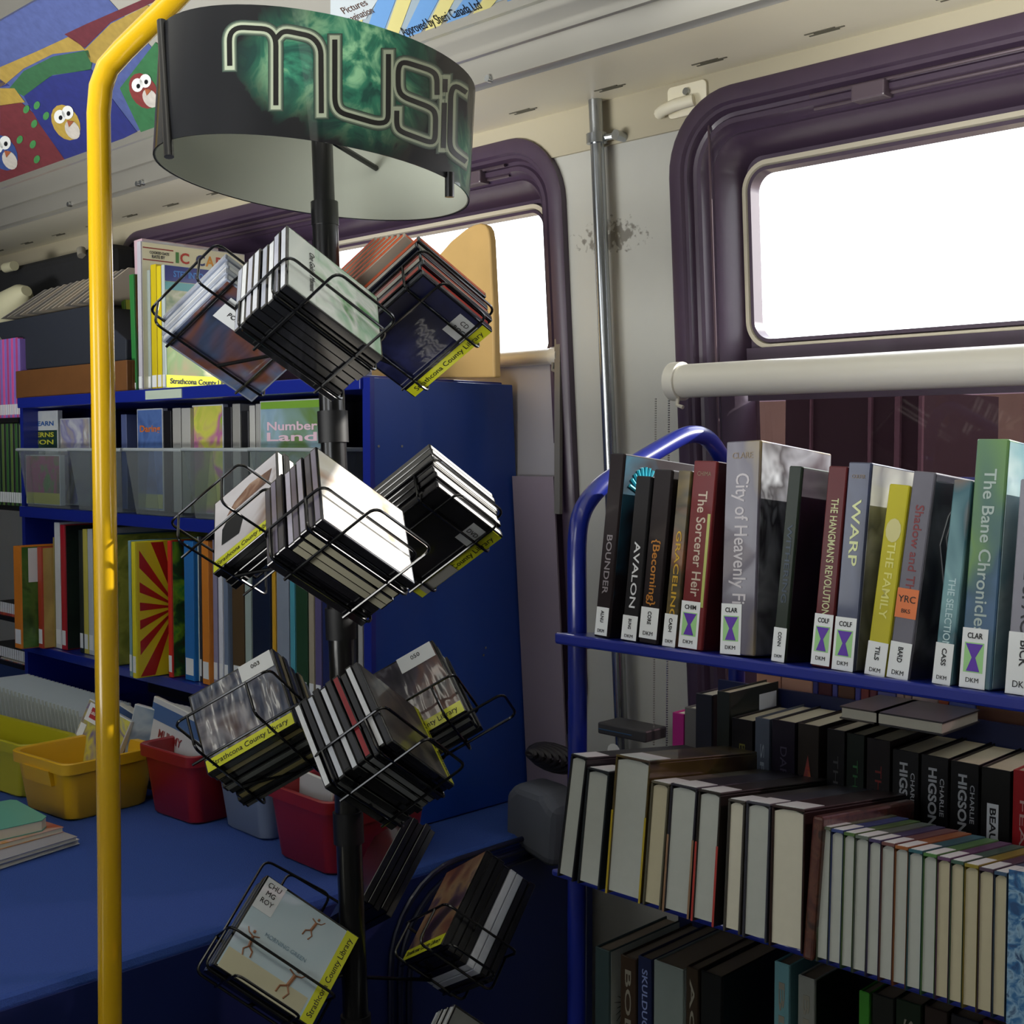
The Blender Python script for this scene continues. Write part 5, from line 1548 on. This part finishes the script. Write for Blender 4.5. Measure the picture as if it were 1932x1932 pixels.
book('bright pink slim book at the rear of the cart', p0.x, p1.x - p0.x, 1.52, .77, at_y(1278, 1345, 1.52).z - .77, .1, rgbmat('#b82a84'))
book('grey patterned book beside the pink one at the rear of the cart', p1.x + .001, .03, 1.52, .77, at_y(1300, 1335, 1.52).z - .77, .1, rgbmat('#6f6c68'))
book('charcoal book behind the row, beside the grey patterned one', p1.x + .036, .03, 1.50, .77, at_y(1330, 1310, 1.50).z - .77, .1, rgbmat('#2a2a30'))
# books lying flat on the paperback row
for (u0, u1, v, cc, lb_) in ((1575, 1650, 1362, '#4a4440', 'brown book lying flat on the dark paperbacks'), (1640, 1770, 1382, '#3c3a3c', 'charcoal book lying flat on the dark paperbacks')):
    x0, x1 = midx(u0), midx(u1); zt = max(at_y((u0 + u1) / 2, v, 1.40).z, .967)
    zt = .968
    r0 = MB().box((x0, 1.375, zt), (x1, 1.475, zt + .002)).box((x0, 1.375, zt + .014), (x1, 1.475, zt + .016)).build('book', rgbmat(cc))
    MB().box((x0 + .002, 1.377, zt + .002), (x1 - .002, 1.473, zt + .014)).build('pages', M_PAGE, r0)
    tag(r0, lb_, 'book')


# middle tier, front: books lying spine up with their tails to the aisle
def spineup(label, x0, x1, z, h, L, cov, page, lean=0, board=.0025, y=1.122, group=None, tailtag=True, bandc=None):
    t = x1 - x0; bd = min(board, t * .14)
    mb = MB().box((0, 0, h - .003), (t, L, h)).box((0, 0, 0), (bd, L, h - .003)).box((t - bd, 0, 0), (t, L, h - .003))
    root = mb.build('book', cov, bevel=.0008, seg=1)
    n = 6; arc = []
    MB().prism([(bd, .003, .004)] + [(bd + (t - 2 * bd) * k / n, .003, h - .003 - .0035 * abs(2 * k / n - 1) ** 2) for k in range(n + 1)] + [(t - bd, .003, .004)], (0, L - .006, 0)).build('pages', page, root)
    root.matrix_world = Matrix.Translation((x0, y, z)) @ Matrix.Rotation(math.radians(-7), 4, 'X') @ Matrix.Rotation(math.radians(lean), 4, 'Y')
    if tailtag:
        MB().box((t * .08, .003, h), (t * .92, .045, h + .0005)).build('library_label', M_LABEL, root)
    if bandc:
        MB().box((-.0002, -.0003, .0), (bd, 0, h * .6)).build('colour_edge', mat(bandc, .4), root)
        MB().box((t - bd, -.0003, .0), (t + .0002, 0, h * .6)).build('colour_edge', mat(bandc, .4), root)
    return tag(root, label, 'book', group)


FR = [  # u left bottom, u right bottom, v top, v bottom, cover, page, lean, label, band
    (1050, 1081, 1428, 1672, '#1c1c20', M_PAGEG, 6, 'pale page block with black cover, overhanging the end of the cart', None),
    (1088, 1130, 1455, 1680, '#22262a', M_PAGEG, 4, 'black covered book lying spine up, second from the cart end', None),
    (1142, 1208, 1434, 1695, '#5f4f1e', M_PAGEG, 3, 'olive brown book lying spine up with yellow boards', '#b09a20'),
    (1211, 1246, 1480, 1712, '#5a5648', M_PAGEY, 3, 'tan paged book lying spine up beside the olive one', None),
    (1249, 1300, 1487, 1735, '#2c2a34', M_PAGEG, 2.5, 'charcoal covered book lying spine up beside the tan one', '#8c6c50'),
    (1303, 1347, 1498, 1752, '#2a2420', M_PAGEG, 2, 'book lying spine up with red edged boards', '#a8342c'),
    (1363, 1396, 1516, 1763, '#44403c', M_PAGE, 1, 'creamy deckle edged book lying spine up', None),
    (1399, 1446, 1522, 1775, '#3a3a44', M_PAGEG, .5, 'greyish page block between two creamy ones', None),
    (1449, 1514, 1532, 1802, '#2c1a18', M_PAGE, 0, 'thick creamy book just before the brown patterned spine', None),
]
for u0, u1, vt, vb, cc, pg, ln_, lb_, bd_ in FR:
    x0, x1 = at_y(u0, vb, 1.122).x, at_y(u1, vb, 1.122).x
    z0 = .7715; h = at_y((u0 + u1) / 2, vt, 1.122).z - z0
    spineup(lb_, x0, x1 - .0008, z0 + abs(math.sin(math.radians(ln_ - 3.5)) * (x1 - x0)) * (1 if ln_ > 3.5 else 0), h, .235, art(['#3c2c1c', '#5a4a20', '#4a3c1c', '#6a5a30'], 10) if cc == '#5f4f1e' else rgbmat(cc), pg, ln_ - 3.5, bandc=bd_)
x0, x1 = at_y(1518, 1700, 1.122).x, at_y(1538, 1700, 1.122).x
hz = at_y(1528, 1545, 1.122).z - .7715
o = MB().hexa([(x0, 1.118, .7715), (x1, 1.118, .7715), (x1, 1.33, .748), (x0, 1.33, .748), (x0, 1.135, .7715 + hz), (x1, 1.135, .7715 + hz), (x1, 1.34, .748 + hz), (x0, 1.34, .748 + hz)]).build('book', art(['#3a1c16', '#4c241c', '#5a3426', '#2c1612'], 60), bevel=.003)
tag(o, 'thin dark brown patterned book standing between the thick and thin page blocks', 'book')
PALET = ['#5c6650', '#35457c', '#4c6a38', '#5f6a60', '#41385f', '#6f4a48', '#94582a', '#2f5c66', '#4c7a40', '#5f3f60', '#3d5a4c', '#8a7c2c', '#4a3a4c', '#38506a']
ub = [1546, 1568, 1592, 1614, 1640, 1664, 1690, 1716, 1744, 1771, 1797, 1823, 1851, 1880, 1906]
for k in range(14):
    x0, x1 = at_y(ub[k] - 6, 1750, 1.122).x, at_y(ub[k + 1] - 6, 1750, 1.122).x
    vt = 1566 + (ub[k] - 1546) * .262
    h = at_y(ub[k], vt, 1.122).z - .7715
    spineup('thin paperback of one series lying spine up with its pages to the aisle', x0, x1 - .001, .7715, h, .145, rgbmat(PALET[k]), M_PAGEG if k < 9 else M_PAGEY, -3, board=.0002, group='thin paperbacks lying spine up')
x0 = at_y(1902, 1750, 1.122).x
o = spineup('blue speckled book lying spine up at the end of the thin paperbacks', x0, x0 + .03, .7715, at_y(1910, 1655, 1.122).z - .7715, .145, art(['#1c4a7a', '#2c6aa0', '#8ab0cc', '#16406c'], 90), M_PAGEG, -3, board=.006)
MB().box((0, -.0004, 0), (.03, 0, .14)).build('front_cover', art(['#1c4a7a', '#2c6aa0', '#8ab0cc', '#16406c'], 90), o)

# lowest tier
LOW = [
    (1122, 1150, 1785, '#3a4a4a', 'dark teal spined book at the end of the lowest tier', None, ['#a9b0a8', '#b8bcb4']),
    (1170, 1200, 1800, '#3a2c20', 'brown book with bold lettering on the lowest tier', 'BOLD', None),
    (1203, 1230, 1802, '#1c2444', 'navy book with pale lettering on the lowest tier', 'SKULDUGGERY', None),
    (1233, 1290, 1810, '#7a8480', 'thick grey book on the lowest tier', None, ['#b0b8b4', '#98a09c']),
    (1294, 1318, 1822, '#33281c', 'dark brown book beside the thick grey one', 'AGES', None),
    (1322, 1362, 1830, '#121414', 'black book with a wide dark cover on the lowest tier', None, ['#0f1412', '#18201c', '#0c0e0e']),
    (1460, 1490, 1812, '#6a9aa0', 'light blue spined book on the lowest tier', 'BLUE', None),
    (1505, 1538, 1838, '#8a8c84', 'grey white book with dark lettering on the lowest tier', 'BLACK', ['#0e1410', '#141c16']),
    (1620, 1642, 1868, '#3f8a2c', 'bright green spined book on the lowest tier', None, None),
    (1645, 1688, 1872, '#1a1c18', 'charcoal book beside the green spined one', None, None),
    (1690, 1740, 1882, '#142414', 'dark green book on the lowest tier', 'SURVIVE', None),
    (1744, 1790, 1896, '#2a1f1a', 'dark umber book on the lowest tier', None, None),
    (1794, 1850, 1912, '#1a1a20', 'black book near the end of the lowest tier', None, None),
    (1854, 1920, 1922, '#3a1616', 'dark red book near the end of the lowest tier', None, None),
]
for k, (u0, u1, vt, cc, lb_, ti, fr_) in enumerate(LOW):
    x0, x1 = at_y(u0, 1900, 1.20).x, at_y(u1, 1900, 1.20).x
    zt = at_y(u0, vt, 1.20).z
    cut = fr_ and 'black' in lb_
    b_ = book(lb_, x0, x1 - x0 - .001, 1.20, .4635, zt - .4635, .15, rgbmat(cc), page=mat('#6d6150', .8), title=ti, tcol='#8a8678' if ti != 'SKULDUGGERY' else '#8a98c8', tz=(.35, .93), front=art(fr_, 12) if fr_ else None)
    if k == 0:
        mb = MB(); t_ = x1 - x0; hh = zt - .4635
        for j in range(16):
            a_ = math.radians(20 + j * 20); L = .012 + .010 * random.random()
            z_ = hh - .05 - .0035 * j
            mb.tube([(t_ + .001, .028, z_), (t_ + .001, .028 + L * math.cos(a_), z_ + L * .8 * math.sin(a_))], .0008, 5, r2=.0003)
        mb.build('black_plume', M_INK, b_)

# ceiling lamp fitting itself
lf = tag(MB().box((-1.9, .27, 2.19), (1.1, .43, 2.24)).build('ceiling_lamp', mat('#e6e4dc', .4)), 'long ceiling lamp fitting along the middle of the ceiling', 'ceiling lamp')
